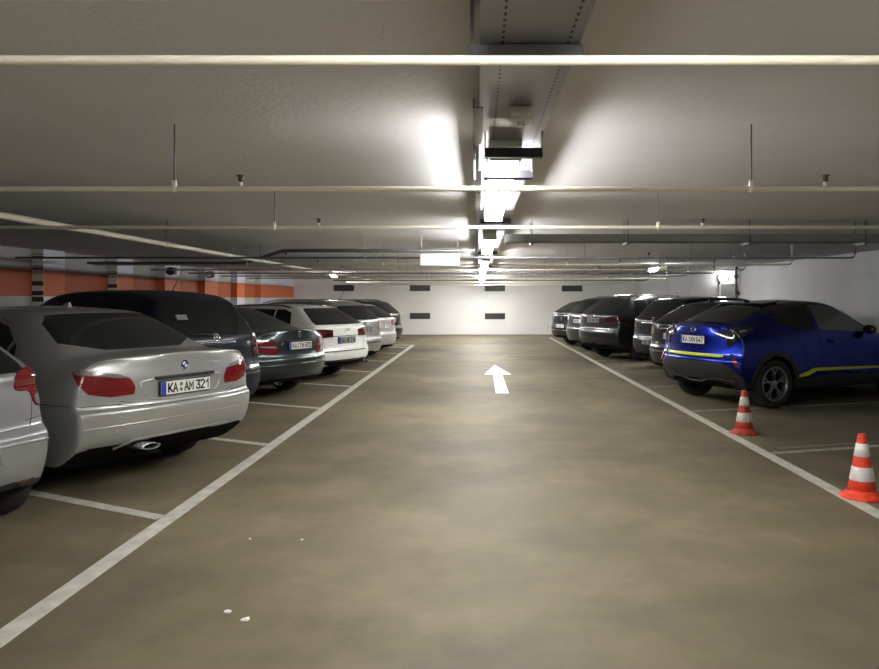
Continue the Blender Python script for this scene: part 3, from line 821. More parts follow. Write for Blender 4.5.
# ---- dark grey-green sedan
def greygreen_sedan():
    S = dict(L=4.58, W=.885, H=1.447, wheel_r=.315, arch_r=.35, wheels=(1.02, 3.78),
             rear=[(.25, .15), (.34, .045), (.50, .0), (.63, .0), (.68, .05), (.88, .045)],
             side=[.21, .29, .48, .62, .70, .84],
             front=[(.2, .06), (.28, .0), (.42, .0), (.54, .03), (.60, .06), (.64, .10)],
             frac=[.93, .975, 1.0, 1.0, .995, .985],
             belt=[(0, .98), (.6, .98), (1.5, .95), (3.4, .89), (4.58, .69)], belt_x=.06, beltf=.94,
             plan=[(0, .88), (.12, .94), (.4, .985), (1.1, 1.0), (3.0, 1.0), (3.7, .97), (4.58, .82)], corner=.20,
             top=[(.05, 1.085, .60, .065), (.13, 1.095, .64, .06), (.42, 1.08, .68, .04, .05), (.56, 1.10, .66, .035, .10), (1.35, 1.395, .56, .035, .06), (1.65, 1.43, .55, .04),
                  (2.15, 1.447, .55, .045), (2.6, 1.415, .555, .045, -.06), (3.28, 1.08, .66, .05, -.15), (3.45, 1.0, .72, .05, -.15), (4.0, .90, .72, .05), (4.42, .78, .67, .05), (4.52, .72, .6, .04)],
             creases=[(1.02, 1.11, .09, .35), (.6, .68, .30, .3)], arch=.02)
    c = Car(S, 'sedan_car', (-2.75, 11.6, 0), THL, 'dark grey-green sedan with a white plate between the dark minivan and the white estate', level=3)
    m = M['p_greygreen']
    c.overlay('rear_window', chaikin([(-.64, 1.11), (.64, 1.11), (.50, 1.375), (.3, 1.39), (-.3, 1.39), (-.50, 1.375)], 1), 'rear', M['glass'], off=.003)
    c.both('side_window', [(1.02, .985), (1.92, .965), (1.92, 1.365), (1.60, 1.35), (1.30, 1.27)], 'side', M['glass'])
    c.both('side_window', [(1.98, .965), (3.05, .94), (2.85, 1.08), (2.6, 1.27), (2.45, 1.345), (1.98, 1.366)], 'side', M['glass'])
    c.overlay('windscreen', [(2.64, -.51), (2.64, .51), (3.3, .62), (3.4, 0), (3.3, -.62)], 'top', M['glass'], nx=.05)
    P = (1.1, 0, .85)
    lampo = [(.04, .44, .70), (.04, .62, .69), (.14, .82, .74), (.32, .885, .84), (.34, .885, .93), (.16, .86, .945), (.05, .66, .95), (.04, .54, .93)]
    c.both('tail_light', chaikin(lampo, 1), 'wrap', M['lamp_red'], P=P, off=.007)
    c.both('reversing_lens', [(.04, .50, .80), (.04, .62, .80), (.10, .80, .815), (.10, .80, .835), (.04, .62, .83), (.04, .52, .83)], 'wrap', M['lamp_clear'], P=P, off=.010)
    for s in (1, -1):
        c.seam('bumper_gap', [(.04, s * .45, .68), (.05, s * .70, .675), (.16, s * .84, .70), (.60, s * .885, .72)], 'wrap', P=P)
    c.seam('lid_gap', [(0, .46, .68), (0, .3, .67), (0, -.3, .67), (0, -.46, .68)], 'rear')
    c.seam('bumper_crease', [(.12, .86, .53), (.02, .6, .535), (0, 0, .535), (.02, -.6, .535), (.12, -.86, .53)], 'wrap', m, P=(1.1, 0, .53), w=.018, h=.012)
    rec = chaikin([(-.38, .90), (.38, .90), (.34, .76), (-.34, .76)], 1)
    c.seam('recess_edge', [(0, a, b) for a, b in rec], 'rear', m, closed=True, w=.012, h=.012)
    bm = bmesh.new(); box(bm, -.025, .03, -.32, .32, .885, .908, bevel=.006)
    o = link('lid_handle', bm, M['black'], c.root); o.location = (c.hit((0, 0, .895))[0].x, 0, 0)
    c.plate(.825, 'KA|TM 870')
    star_badge(c, (0, 0, 1.0))
    door_seams(c, [(1.2, 1.45), (1.95, 1.94), (3.0, 3.0)], .36, .93)
    c.overlay('bumper_valance', [(-.62, .2), (.62, .2), (.56, .30), (-.56, .30)], 'rear', M['black'], off=.005)
    exhaust(c, .5, .27, .05, .024, .08, M['alu_dark'])
    mirrors(c, 2.95, .96, m); handles(c, [(1.55, .85), (2.5, .83)], m)
    wheels(c, n=7, m=M['alu_dark']); front_end(c); c.finish(m)

# ---- white estate
def white_estate():
    S = estate_spec(L=4.93, W=.937, H=1.46, deck=1.03, slope=.72, wheel_r=.335, wb=2.91, oh=1.10, zb=.28, ytop=.60, bump=.60)
    S['top'][1] = (.13, 1.085, .75, .035, .06)
    c = Car(S, 'estate_car', (-2.47, 14.2, 0), THL, 'white estate car with a sloping dark rear window and grey plate in the left row', level=3)
    m = M['p_white']
    common_estate(c, S, glassz=(1.065, 1.345), gy=(.70, .53), rim=M['alu'])
    P = (1.1, 0, .92)
    lamp = [(.06, .40, .83), (.06, .40, .965), (.07, .62, .985), (.14, .84, .99), (.36, .93, .97), (.30, .93, .86), (.12, .84, .82), (.06, .62, .82)]
    c.both('tail_light', lamp, 'wrap', M['lamp_dark'], P=P, off=.007)
    c.both('brake_lens', [(.07, .64, .84), (.07, .64, .96), (.14, .84, .97), (.34, .93, .955), (.28, .93, .87), (.12, .84, .84)], 'wrap', M['lamp_red'], P=P, off=.010)
    for s in (1, -1):
        c.seam('bumper_gap', [(.06, s * .42, .80), (.10, s * .80, .80), (.30, s * .93, .82), (.7, s * .937, .82)], 'wrap', P=P)
        c.seam('tailgate_gap', [(0, s * .62, .82), (0, s * .60, .62), (0, s * .50, .60)], 'rear')
    c.seam('tailgate_gap', [(0, .60, .60), (0, -.60, .60)], 'rear')
    c.overlay('bumper_valance', [(-.93, .2), (.93, .2), (.93, .37), (.70, .38), (.6, .40), (-.6, .40), (-.70, .38), (-.93, .37)], 'rear', M['black'], off=.006)
    c.overlay('bumper_grille', [(-.66, .555), (.66, .555), (.62, .575), (-.62, .575)], 'rear', M['black'], off=.007)
    c.seam('lid_handle', [(0, .40, .845), (0, -.40, .845)], 'rear', w=.010, h=.006)
    c.plate(.765, 'KA|MC 214', m=M['plate_grey'])
    rings_badge(c, (0, 0, .955))
    exhaust(c, .62, .31, .05, .022, .11, M['alu_dark']); exhaust(c, -.62, .31, .05, .022, .11, M['alu_dark'])
    rails(c, .9, 3.0, .56, M['alu_dark'], .03)
    whip(c, 1.0, 0, .1)
    mirrors(c, 3.45, .97, m); handles(c, [(1.9, .85), (2.95, .83)], m); front_end(c); c.finish(m)

def silver_estate_mid():
    S = estate_spec(L=4.78, W=.90, H=1.54, deck=1.05, slope=.50, wheel_r=.325, wb=2.85, oh=1.02, zb=.27, ytop=.60, bump=.64)
    c = Car(S, 'estate_car', (-2.52, 16.85, 0), THL, 'mid silver estate with roof rails behind the white estate', level=2)
    m = M['p_silver2']
    common_estate(c, S, glassz=(1.08, 1.37), gy=(.68, .55), rim=M['alu_dark'])
    P = (1.1, 0, .9)
    c.both('tail_light', chaikin([(.06, .70, .80), (.06, .66, 1.0), (.12, .80, 1.03), (.30, .90, 1.03), (.28, .90, .84), (.12, .84, .79)], 1), 'wrap', M['lamp_red'], P=P, off=.008)
    c.seam('bumper_gap', [(.5, .90, .73), (.1, .84, .725), (.04, .6, .72), (0, 0, .72), (.04, -.6, .72), (.1, -.84, .725), (.5, -.90, .73)], 'wrap', P=P)
    c.plate(.86, 'KA|HD 93', m=M['plate_grey']); circle_badge(c, (0, 0, 1.0), .04)
    rails(c, .7, 2.9, .54, M['chrome'], .045); whip(c, .8, 0, .35)
    c.seam('bumper_trim', [(.1, .86, .55), (0, .5, .55), (0, 0, .55), (0, -.5, .55), (.1, -.86, .55)], 'wrap', M['alu_dark'], P=(1, 0, .55), w=.02, h=.008)
    mirrors(c, 3.3, .97, m); front_end(c); c.finish(m)

def pale_estate():
    S = estate_spec(L=4.7, W=.89, H=1.46, deck=1.03, slope=.62, wheel_r=.325, wb=2.76, oh=1.0, zb=.25, ytop=.58, bump=.64)
    c = Car(S, 'estate_car', (-2.46, 19.5, 0), THL, 'pale silver estate with bright red lamps, second last in the left row', level=2)
    m = M['p_silver3']
    common_estate(c, S, glassz=(1.06, 1.34), gy=(.68, .52), rim=M['alu_dark'])
    P = (1.1, 0, .9)
    c.both('tail_light', chaikin([(.06, .50, .84), (.06, .50, .98), (.12, .80, 1.0), (.30, .89, .98), (.28, .89, .86), (.12, .82, .83)], 1), 'wrap', M['lamp_red'], P=P, off=.008)
    c.seam('bumper_gap', [(.5, .89, .72), (.1, .83, .715), (.04, .6, .70), (0, 0, .70), (.04, -.6, .70), (.1, -.83, .715), (.5, -.89, .72)], 'wrap', P=P)
    c.plate(.83, 'KA|SF 17'); circle_badge(c, (0, 0, .97), .04, False)
    rails(c, .8, 2.8, .52, M['black'], .035)
    c.overlay('bumper_valance', [(-.8, .2), (.8, .2), (.7, .34), (-.7, .34)], 'rear', M['black'], off=.006)
    mirrors(c, 3.25, .95, m); front_end(c); c.finish(m)

def dark_suv_left():
    S = estate_spec(L=4.45, W=.90, H=1.54, deck=1.08, slope=.52, wheel_r=.34, wb=2.62, oh=.92, zb=.32, ytop=.60, hood=1.02, bump=.70)
    c = Car(S, 'suv_car', (-2.58, 22.3, 0), THL, 'black off-roader, the last car at the far end of the left row', level=2)
    m = M['p_black']
    common_estate(c, S, glassz=(1.12, 1.42), gy=(.68, .54), rim=M['alu_dark'])
    P = (1.1, 0, 1.0)
    c.both('tail_light', chaikin([(.07, .70, .88), (.07, .66, 1.06), (.14, .82, 1.09), (.3, .90, 1.06), (.26, .90, .90)], 1), 'wrap', M['lamp_dark'], P=P, off=.008)
    c.plate(.92, 'KA|XL 35'); circle_badge(c, (0, 0, 1.07), .04)
    rails(c, .7, 2.8, .55, M['black'], .04)
    c.seam('bumper_trim', [(.1, .88, .66), (0, .5, .66), (0, 0, .66), (0, -.5, .66), (.1, -.88, .66)], 'wrap', M['alu_dark'], P=(1, 0, .66), w=.02, h=.01)
    mirrors(c, 3.1, 1.1, m); front_end(c, zl=.75, zg=.62); c.finish(m)

# ---- blue crossover on the right
def blue_crossover():
    S = dict(L=4.37, W=.9, H=1.555, wheel_r=.345, arch_r=.385, wheels=(.82, 3.46),
             rear=[(.30, .16), (.42, .06), (.56, .0), (.68, .0), (.745, .05), (.88, .075)],
             side=[.24, .34, .52, .64, .74, .88],
             front=[(.22, .08), (.30, .02), (.42, .0), (.56, .03), (.66, .05), (.74, .08)],
             frac=[.93, .975, 1.0, 1.0, .99, .97],
             belt=[(0, 1.04), (.5, 1.08), (1.2, 1.07), (2.9, .99), (4.37, .80)], belt_x=.08, beltf=.93,
             plan=[(0, .86), (.12, .93), (.35, .99), (.8, 1.0), (1.6, .965), (2.6, .965), (3.3, 1.0), (3.8, .96), (4.37, .80)], corner=.16,
             top=[(.10, 1.16, .60, .05), (.18, 1.185, .62, .05, .02), (.30, 1.20, .64, .045, .04), (.80, 1.42, .56, .03, .06), (1.02, 1.50, .535, .03), (1.6, 1.552, .55, .045), (2.1, 1.545, .56, .045), (2.5, 1.48, .565, .045, -.06),
                  (3.12, 1.16, .66, .05, -.15), (3.30, 1.09, .72, .05, -.15), (3.85, .99, .73, .05), (4.22, .86, .66, .05), (4.32, .80, .60, .04)],
             creases=[(1.10, 1.20, .20, .55), (.66, .76, .3, .35)], arch=.04)
    c = Car(S, 'crossover_car', (3.10, 10.9, 0), THR, 'bright blue crossover with black roof and lime trim, nearest car on the right', level=3)
    m = M['p_blue']
    # black roof
    c.overlay('roof_panel', [(1.0, -.62), (2.45, -.64), (2.56, -.3), (2.58, 0), (2.56, .3), (2.45, .64), (1.0, .62), (.80, .6), (.72, 0), (.80, -.6)], 'top', M['blackgloss'], off=.002, nx=.35)
    c.overlay('rear_window', chaikin([(-.60, 1.215), (.60, 1.215), (.50, 1.40), (.40, 1.43), (-.40, 1.43), (-.50, 1.40)], 1), 'rear', M['glass'], off=.003)
    bm = bmesh.new()
    box(bm, .80, 1.12, -.50, .50, 1.465, 1.49, bevel=.01)
    for v in bm.verts:
        v.co.z += (v.co.x - .80) * .10; v.co.x += .15 * (v.co.y / .5) ** 2
    link('roof_spoiler', bm, M['blackgloss'], c.root)
    c.both('side_window', [(.98, 1.29), (1.20, 1.14), (1.72, 1.10), (1.72, 1.45), (1.35, 1.42)], 'side', M['glass'])
    c.both('side_window', [(1.80, 1.095), (2.88, 1.045), (2.72, 1.16), (2.42, 1.35), (2.2, 1.445), (1.80, 1.455)], 'side', M['glass_grey'])
    c.both('side_window', [(2.50, 1.32), (2.80, 1.14), (2.95, 1.04), (3.02, 1.06), (2.72, 1.26)], 'side', M['glass'])
    c.overlay('windscreen', [(2.54, -.53), (2.54, .53), (3.12, .62), (3.22, 0), (3.12, -.62)], 'top', M['glass'], nx=.05)
    P = (1.0, 0, .98)
    lamp = [(.10, .42, 1.02), (.11, .52, 1.10), (.16, .74, 1.15), (.36, .88, 1.19), (.44, .89, 1.13), (.26, .88, 1.04), (.16, .80, .96), (.09, .72, .86), (.08, .66, .88), (.09, .66, .98)]
    c.both('tail_light', lamp, 'wrap', M['blackgloss'], P=P, off=.018)
    c.both('reversing_lens', [(.20, .79, 1.10), (.30, .85, 1.12), (.30, .85, 1.095), (.20, .80, 1.075)], 'wrap', M['lamp_clear'], P=P, off=.022)
    c.both('rear_reflector', [(.14, .80, .60), (.10, .74, .72), (.14, .785, .73), (.17, .83, .61)], 'wrap', M['lamp_red'], P=(1.1, 0, .65), off=.012)
    # spoiler lip of the tailgate
    c.seam('tailgate_lip', [(0, .56, 1.165), (0, .3, 1.185), (0, 0, 1.19), (0, -.3, 1.185), (0, -.56, 1.165)], 'rear', m, w=.025, h=.03)
    # black bumper cladding
    c.overlay('bumper_cladding', [(-.86, .3), (.86, .3), (.84, .46), (.70, .60), (.55, .655), (-.55, .655), (-.70, .60), (-.84, .46)], 'rear', M['black'], off=.012)
    c.seam('lower_trim', [(0, .70, .40), (0, .46, .43), (0, .28, .40), (0, .12, .355), (0, -.12, .355), (0, -.28, .40), (0, -.46, .43), (0, -.70, .40)], 'rear', M['alu'], w=.010, h=.020)
    c.overlay('bumper_stripe', [(-.58, .722), (.58, .722), (.60, .765), (-.60, .765)], 'rear', M['lime'], off=.018)
    # wheel arch cladding and sill
    for wx in S['wheels']:
        o_ = [(wx + .455 * math.cos(a), S['wheel_r'] + .012 + .455 * math.sin(a)) for a in [math.pi * k / 14 - .15 for k in range(16)]]
        i_ = [(wx + .38 * math.cos(a), S['wheel_r'] + .012 + .38 * math.sin(a)) for a in [math.pi * k / 14 - .15 for k in range(15, -1, -1)]]
        c.both('arch_cladding', o_ + i_, 'side', M['black'], off=.010)
    c.both('sill_cladding', [(1.22, .2), (3.06, .2), (3.04, .42), (1.9, .44), (1.28, .40)], 'side', M['black'], off=.012)
    c.both('side_stripe', [(1.28, .425), (1.45, .445), (1.62, .505), (2.95, .50), (2.95, .53), (1.58, .55), (1.38, .49), (1.26, .46)], 'side', M['lime'], off=.018)
    c.plate(.955, 'KA|KM 647')
    oval_badge(c, (0, 0, 1.10), .06)
    for s in (1, -1):
        c.seam('tailgate_gap', [(0, s * .60, 1.12), (0, s * .62, .90), (0, s * .55, .79), (0, s * .45, .775)], 'rear')
        c.seam('bumper_crease', [(0, s * .56, .66), (0, s * .66, .74), (0, s * .74, .83)], 'rear', m, w=.02, h=.015)
    c.seam('tailgate_gap', [(0, .45, .775), (0, -.45, .775)], 'rear')
    door_seams(c, [(1.42, 1.30), (1.76, 1.76), (2.86, 2.95)], .46, 1.05)
    for s in (1, -1):
        c.seam('side_crease', [(.9, 0, 1.0), (1.6, 0, .93), (2.8, 0, .86)], 'side', m, sign=s, w=.02, h=.006)
    mirrors(c, 2.72, 1.06, M['blackgloss']); handles(c, [(2.0, .93)], m)
    fin(c, 1.15, M['blackgloss'])
    for wx in S['wheels']:
        for sg in (1, -1): c.wheel(wx, sg, 'split', 5, .245, M['alu'])
    front_end(c, .76, .62); c.finish(m)

def right_car(D, X, name, label, m, kind):
    if kind == 'estate':
        S = estate_spec(L=4.6, W=.90, H=1.53, deck=1.08, slope=.75, wheel_r=.33, wb=2.75, oh=.95, zb=.27, ytop=.60, bump=.66)
        gz, gy = (1.12, 1.40), (.68, .54)
    elif kind == 'mpv':
        S = estate_spec(L=4.6, W=.91, H=1.62, deck=1.08, slope=.55, wheel_r=.33, wb=2.75, oh=.92, zb=.27, ytop=.62, hood=1.03, bump=.68)
        gz, gy = (1.13, 1.48), (.70, .57)
    else:
        S = estate_spec(L=4.65, W=.94, H=1.66, deck=1.13, slope=.70, wheel_r=.36, wb=2.80, oh=.95, zb=.34, ytop=.63, hood=1.08, bump=.74)
        gz, gy = (1.18, 1.52), (.72, .56)
    c = Car(S, name, (X, D, 0), THR, label, level=2)
    common_estate(c, S, glassz=gz, gy=gy, rim=M['alu'] if kind != 'mpv' else M['alu_dark'], wn=7)
    return c, S

def right_row():
    # dark estate behind the blue car
    c, S = right_car(13.6, 3.54, 'estate_car', 'black estate with a red lamp half hidden behind the blue crossover', M['p_black'], 'estate')
    P = (1.1, 0, 1.0)
    c.both('tail_light', chaikin([(.07, .68, .86), (.07, .70, 1.04), (.14, .82, 1.08), (.3, .90, 1.04), (.24, .90, .88)], 1), 'wrap', M['lamp_red'], P=P, off=.01)
    c.seam('lid_handle', [(0, .42, 1.0), (0, -.42, 1.0)], 'rear', M['chrome'], w=.012, h=.008)
    c.plate(.86, 'KA|GW 82'); circle_badge(c, (0, 0, 1.07), .04)
    c.seam('bumper_trim', [(.1, .86, .57), (0, .5, .57), (0, 0, .57), (0, -.5, .57), (.1, -.86, .57)], 'wrap', M['alu_dark'], P=(1, 0, .57), w=.02, h=.01)
    fin(c, .95, M['black']); rails(c, .95, 2.9, .55, M['black'], .03); mirrors(c, 3.2, .99, M['p_black']); front_end(c); c.finish(M['p_black'])
    # black MPV
    c, S = right_car(16.3, 3.78, 'minivan_car', 'glossy black minivan with a dark plate, third car from the camera on the right', M['p_black'], 'mpv')
    c.both('tail_light', chaikin([(.07, .66, .90), (.07, .70, 1.06), (.14, .84, 1.10), (.3, .91, 1.04), (.24, .91, .92)], 1), 'wrap', M['lamp_dark'], P=P, off=.01)
    c.seam('lid_handle', [(0, .36, 1.02), (0, -.36, 1.02)], 'rear', M['chrome'], w=.014, h=.01)
    c.plate(.60, 'KA|NB 60', m=M['plate_grey']); circle_badge(c, (0, 0, 1.10), .05)
    c.seam('bumper_trim', [(.1, .86, .74), (0, .5, .74), (0, 0, .74), (0, -.5, .74), (.1, -.86, .74)], 'wrap', M['alu_dark'], P=(1, 0, .74), w=.012, h=.008)
    whip(c, .8, 0, .2); mirrors(c, 3.2, 1.06, M['p_black']); front_end(c); c.finish(M['p_black'])
    # dark grey SUV
    c, S = right_car(19.0, 2.92, 'suv_car', 'large dark grey off-roader with a chrome bumper strip in the middle of the right row', M['p_darkgrey'], 'suv')
    P = (1.1, 0, 1.05)
    c.both('tail_light', chaikin([(.07, .44, .98), (.07, .46, 1.09), (.14, .82, 1.13), (.34, .94, 1.12), (.26, .94, .98), (.12, .84, .95)], 1), 'wrap', M['lamp_dark'], P=P, off=.01)
    c.seam('bumper_trim', [(.14, .90, .80), (.02, .5, .80), (0, 0, .80), (.02, -.5, .80), (.14, -.90, .80)], 'wrap', M['chrome'], P=(1, 0, .80), w=.016, h=.012)
    c.plate(1.0, 'KA|PR 29', m=M['plate_grey']); circle_badge(c, (0, 0, 1.12), .04)
    c.overlay('bumper_valance', [(-.9, .3), (.9, .3), (.85, .52), (.5, .56), (-.5, .56), (-.85, .52)], 'rear', M['black'], off=.008)
    c.seam('window_trim', [(.8, 0, 1.12), (2.0, 0, 1.11), (3.2, 0, 1.06)], 'side', M['chrome'], sign=-1, w=.006)
    rails(c, .9, 2.9, .58, M['chrome'], .05); mirrors(c, 3.2, 1.1, M['p_darkgrey']); front_end(c, .78, .64)
    c.finish(M['p_darkgrey'])
    # grey estate
    c, S = right_car(21.7, 2.89, 'estate_car', 'grey estate with a pale plate, second from the far end of the right row', M['p_grey'], 'mpv')
    P = (1.1, 0, 1.0)
    c.both('tail_light', chaikin([(.07, .60, .90), (.07, .62, 1.06), (.14, .84, 1.10), (.3, .91, 1.06), (.24, .91, .92)], 1), 'wrap', M['lamp_dark'], P=P, off=.01)
    c.seam('lid_handle', [(0, .5, 1.04), (0, -.5, 1.04)], 'rear', M['chrome'], w=.018, h=.012)
    c.seam('bumper_trim', [(.14, .88, .68), (.02, .5, .68), (0, 0, .68), (.02, -.5, .68), (.14, -.88, .68)], 'wrap', M['chrome'], P=(1, 0, .68), w=.014, h=.012)
    c.plate(.90, 'KA|WL 76'); rails(c, .9, 2.9, .56, M['chrome'], .05); mirrors(c, 3.2, 1.06, M['p_grey']); front_end(c); c.finish(M['p_grey'])
    # last car
    c, S = right_car(24.4, 2.69, 'estate_car', 'small dark grey car, the last one by the back wall on the right', M['p_darkgrey'], 'estate')
    c.both('tail_light', chaikin([(.07, .60, .84), (.07, .62, 1.02), (.14, .82, 1.06), (.3, .90, 1.02), (.24, .90, .86)], 1), 'wrap', M['lamp_dark'], P=P, off=.01)
    c.seam('lid_handle', [(0, .5, 1.0), (0, -.5, 1.0)], 'rear', M['chrome'], w=.018, h=.012)
    c.plate(.66, 'KA|UZ 11'); circle_badge(c, (0, 0, .90), .05, False)
    c.seam('bumper_trim', [(.14, .88, .52), (.02, .5, .52), (0, 0, .52), (.02, -.5, .52), (.14, -.88, .52)], 'wrap', M['chrome'], P=(1, 0, .52), w=.012, h=.010)
    mirrors(c, 3.2, 1.0, M['p_darkgrey']); front_end(c); c.finish(M['p_darkgrey'])

import os
ONLY = os.environ.get('ONLY')
for fn in (silver_sedan, silver_hatch, dark_minivan, greygreen_sedan, white_estate, silver_estate_mid, pale_estate, dark_suv_left, blue_crossover, right_row):
    if ONLY and fn.__name__ not in ONLY.split(','): continue
    fn()

# ================================================================== SETTING
HC = 2.47; XL = -8.25; XR = 7.53; YB = 32.3; YN = -8.0
def struct(name, bm, m, **k):
    o = link(name, bm, m, **k); o['kind'] = 'structure'; return o
bm = bmesh.new(); box(bm, XL - .3, XR + 1.2, YN - .3, YB + .3, -.3, 0); struct('floor', bm, M['floor'])
bm = bmesh.new(); box(bm, XL - .3, XR + 1.2, YN - .3, YB + .3, HC, HC + .3); struct('ceiling', bm, M['ceiling'])
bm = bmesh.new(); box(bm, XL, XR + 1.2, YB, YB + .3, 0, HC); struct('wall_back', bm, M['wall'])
bm = bmesh.new(); box(bm, XL, XR + 1.2, YN - .3, YN, 0, HC); struct('wall_near', bm, M['wall'])
bm = bmesh.new()
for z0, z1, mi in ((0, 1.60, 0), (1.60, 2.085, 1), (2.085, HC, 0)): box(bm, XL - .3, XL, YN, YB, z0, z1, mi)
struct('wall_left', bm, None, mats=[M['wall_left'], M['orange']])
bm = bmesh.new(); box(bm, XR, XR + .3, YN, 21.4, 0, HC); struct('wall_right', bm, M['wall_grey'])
bm = bmesh.new(); box(bm, XR + .3, XR + 1.2, 21.1, 21.4, 0, HC); box(bm, XR + 1.0, XR + 1.2, 21.4, 24, 0, HC); struct('wall_recess', bm, M['wall_grey'])
bm = bmesh.new(); box(bm, 6.9, XR + 1.2, 24, YB, 0, HC); struct('wall_stair', bm, M['wall_grey'])
# door in the recess
bm = bmesh.new(); box(bm, 7.86, 8.50, 23.95, 24.0, 0, 2.03, bevel=.005)
d = struct('door_1', bm, mat('door_grey_green', (.22, .24, .21), .5))
bm = bmesh.new(); box(bm, 7.80, 7.86, 23.93, 24.0, 0, 2.09); box(bm, 8.50, 8.53, 23.93, 24.0, 0, 2.09); box(bm, 7.80, 8.53, 23.93, 24.0, 2.03, 2.09)
link('door_frame', bm, M['wall_grey'], d)
bm = bmesh.new(); tube(bm, [(7.93, 23.95, 1.05), (7.93, 23.89, 1.05), (8.05, 23.89, 1.05)], .011, 8); link('door_handle', bm, M['chrome'], d)

# pilasters on the left wall
def pilaster(y0, y1, style):
    bm = bmesh.new()
    for z0, z1, mi in ((0, 1.60, 0), (1.60, 2.085, 1), (2.085, HC, 0)): box(bm, XL - .01, XL + .21, y0, y1, z0, z1, mi)
    p = link('pilaster', bm, None, mats=[M['bluewhite'], M['orange_bright']]); p['kind'] = 'structure'
    if style == 'striped':
        bm = bmesh.new(); box(bm, XL, XL + .212, y0 - .012, y0 - .002, 0, HC - .02)
        e = link('edge_board', bm, mat('edge_board_pale', (.85, .83, .78), .4), p)
        for z0, z1 in ((.3, .42), (.6, .72), (.9, 1.02), (1.2, 1.30), (1.50, 1.59), (1.62, 1.70), (1.80, 1.88), (2.10, 2.125), (2.30, 2.345)):
            bm = bmesh.new(); box(bm, XL, XL + .214, y0 - .017, y0 - .011, z0, z1); link('stripe', bm, M['vent'], e)
        for z0, z1 in ((2.36, 2.40), (2.14, 2.18), (2.02, 2.05), (1.53, 1.59 - .06 + .0)):
            if z1 > z0:
                bm = bmesh.new(); box(bm, XL, XL + .214, y0 - .017, y0 - .011, z0, z1); link('stripe', bm, M['line'], e)
    return p
pilaster(13.7, 14.4, 'striped'); pilaster(16.5, 17.25, 'striped'); pilaster(19.0, 19.97, 'plain'); pilaster(21.8, 22.9, 'plain')
pilaster(24.7, 25.5, 'plain'); pilaster(27.4, YB, 'plain')
pilaster(10.9, 11.6, 'striped'); pilaster(8.1, 8.8, 'striped')
for y0, lb in ((19.0, 'black twin speaker unit high on the third visible pilaster of the left wall'), (21.8, 'black and white camera unit high on the fourth visible pilaster of the left wall')):
    e = empty('surveillance_camera', (XL + .21, y0 + .35, 2.30), 0, lb, 'camera')
    bm = bmesh.new(); box(bm, 0, .12, -.12, .12, -.10, .08, bevel=.015); link('housing', bm, M['black'], e)
    bm = bmesh.new(); lathe(bm, [(.10, -.02), (.10, .10), (.07, .14), (.06, .10)], 20, 'Y', org=(.10, -.28, -.03)); link('lens_hood', bm, M['black'], e)
    bm = bmesh.new(); lathe(bm, [(.075, .0), (.075, .02)], 20, 'Y', org=(.10, -.31, -.03)); link('lens_ring', bm, M['white_plastic'] if y0 > 20 else M['black'], e)
    bm = bmesh.new(); tube(bm, [(-.0, 0, .03), (.06, 0, .03)], .02); tube(bm, [(.08, .05, 0), (.10, -.28, -.03)], .02); link('bracket', bm, M['galv_dark'], e)

# wall vents
for x, z, lb in ((-5.85, 2.03, 'dark ventilation grille high on the back wall, farthest left'), (-2.53, 2.03, 'dark upper ventilation grille on the back wall left of the lane'),
                 (.74, 2.02, 'dark upper ventilation grille on the back wall above the lane'), (4.10, 2.01, 'dark ventilation grille high on the back wall above the right row'),
                 (-2.53, .81, 'dark lower ventilation grille on the back wall left of the lane'), (.74, .80, 'dark lower ventilation grille on the back wall above the floor of the lane')):
    e = empty('wall_vent', (x, YB, z), 0, lb, 'vent', 'ventilation grilles on the back wall')
    bm = bmesh.new()
    box(bm, -.44, .44, -.03, 0, .11, .13); box(bm, -.44, .44, -.03, 0, -.13, -.11); box(bm, -.44, -.42, -.03, 0, -.11, .11); box(bm, .42, .44, -.03, 0, -.11, .11)
    link('vent_frame', bm, M['vent'], e)
    bm = bmesh.new(); box(bm, -.42, .42, -.006, -.001, -.11, .11)
    for k in range(7):
        z0 = -.10 + k * .03; box(bm, -.42, .42, -.025, -.008, z0, z0 + .012)
    link('louvre_panel', bm, mat('vent_slats', (.085, .085, .08), .6) if 'vs' not in M else M['vs'], e)

# floor markings
def line(name, p, q, w, m, z=.003, trim=None):
    p, q = Vector((*p, 0)), Vector((*q, 0)); d = (q - p).normalized(); u = Vector((-d.y, d.x, 0)) * w / 2
    bm = bmesh.new(); vs = [bm.verts.new((v.x, v.y, zz)) for zz in (.0005, z) for v in (p + u, q + u, q - u, p - u)]
    for f in ((0, 1, 2, 3), (7, 6, 5, 4), (0, 4, 5, 1), (1, 5, 6, 2), (2, 6, 7, 3), (3, 7, 4, 0)): bm.faces.new([vs[i] for i in f])
    bmesh.ops.recalc_face_normals(bm, faces=bm.faces[:])
    o = link(name, bm, m); o['kind'] = 'structure'; return o
line('lane_line', (-2.18, -2.0), (-2.18, 24.9), .12, M['line'])
line('lane_line', (2.88, -2.0), (2.88, 29.8), .12, M['line'])
dl = (-math.cos(R(27)), math.sin(R(27)))
for k in range(-2, 8):
    y = 5.24 + 2.62 * k
    line('bay_line', (-2.24, y), (-2.24 + dl[0] * 5.6, y + dl[1] * 5.6), .10, M['line'])
line('bay_line', (-2.24, 24.86), (-4.2, 24.86), .12, M['line'])
dr = (math.cos(R(16.5)), math.sin(R(16.5)))
for k in range(-2, 7):
    y = 7.42 + 2.78 * k
    line('bay_line', (2.94, y), (2.94 + dr[0] * 4.6, y + dr[1] * 4.6), .10, M['line_faded'])
line('bay_line', (3.1, 7.66), (2.94 + dr[0] * 4.6, 7.62 + dr[1] * 4.6), .09, mat('old_marking', (.17, .16, .13), .6), z=.0025)
bm = bmesh.new()
pts = [(.29, 12.15), (.51, 12.15), (.495, 15.2), (.68, 15.2), (.39, 17.4), (.13, 15.2), (.31, 15.2)]
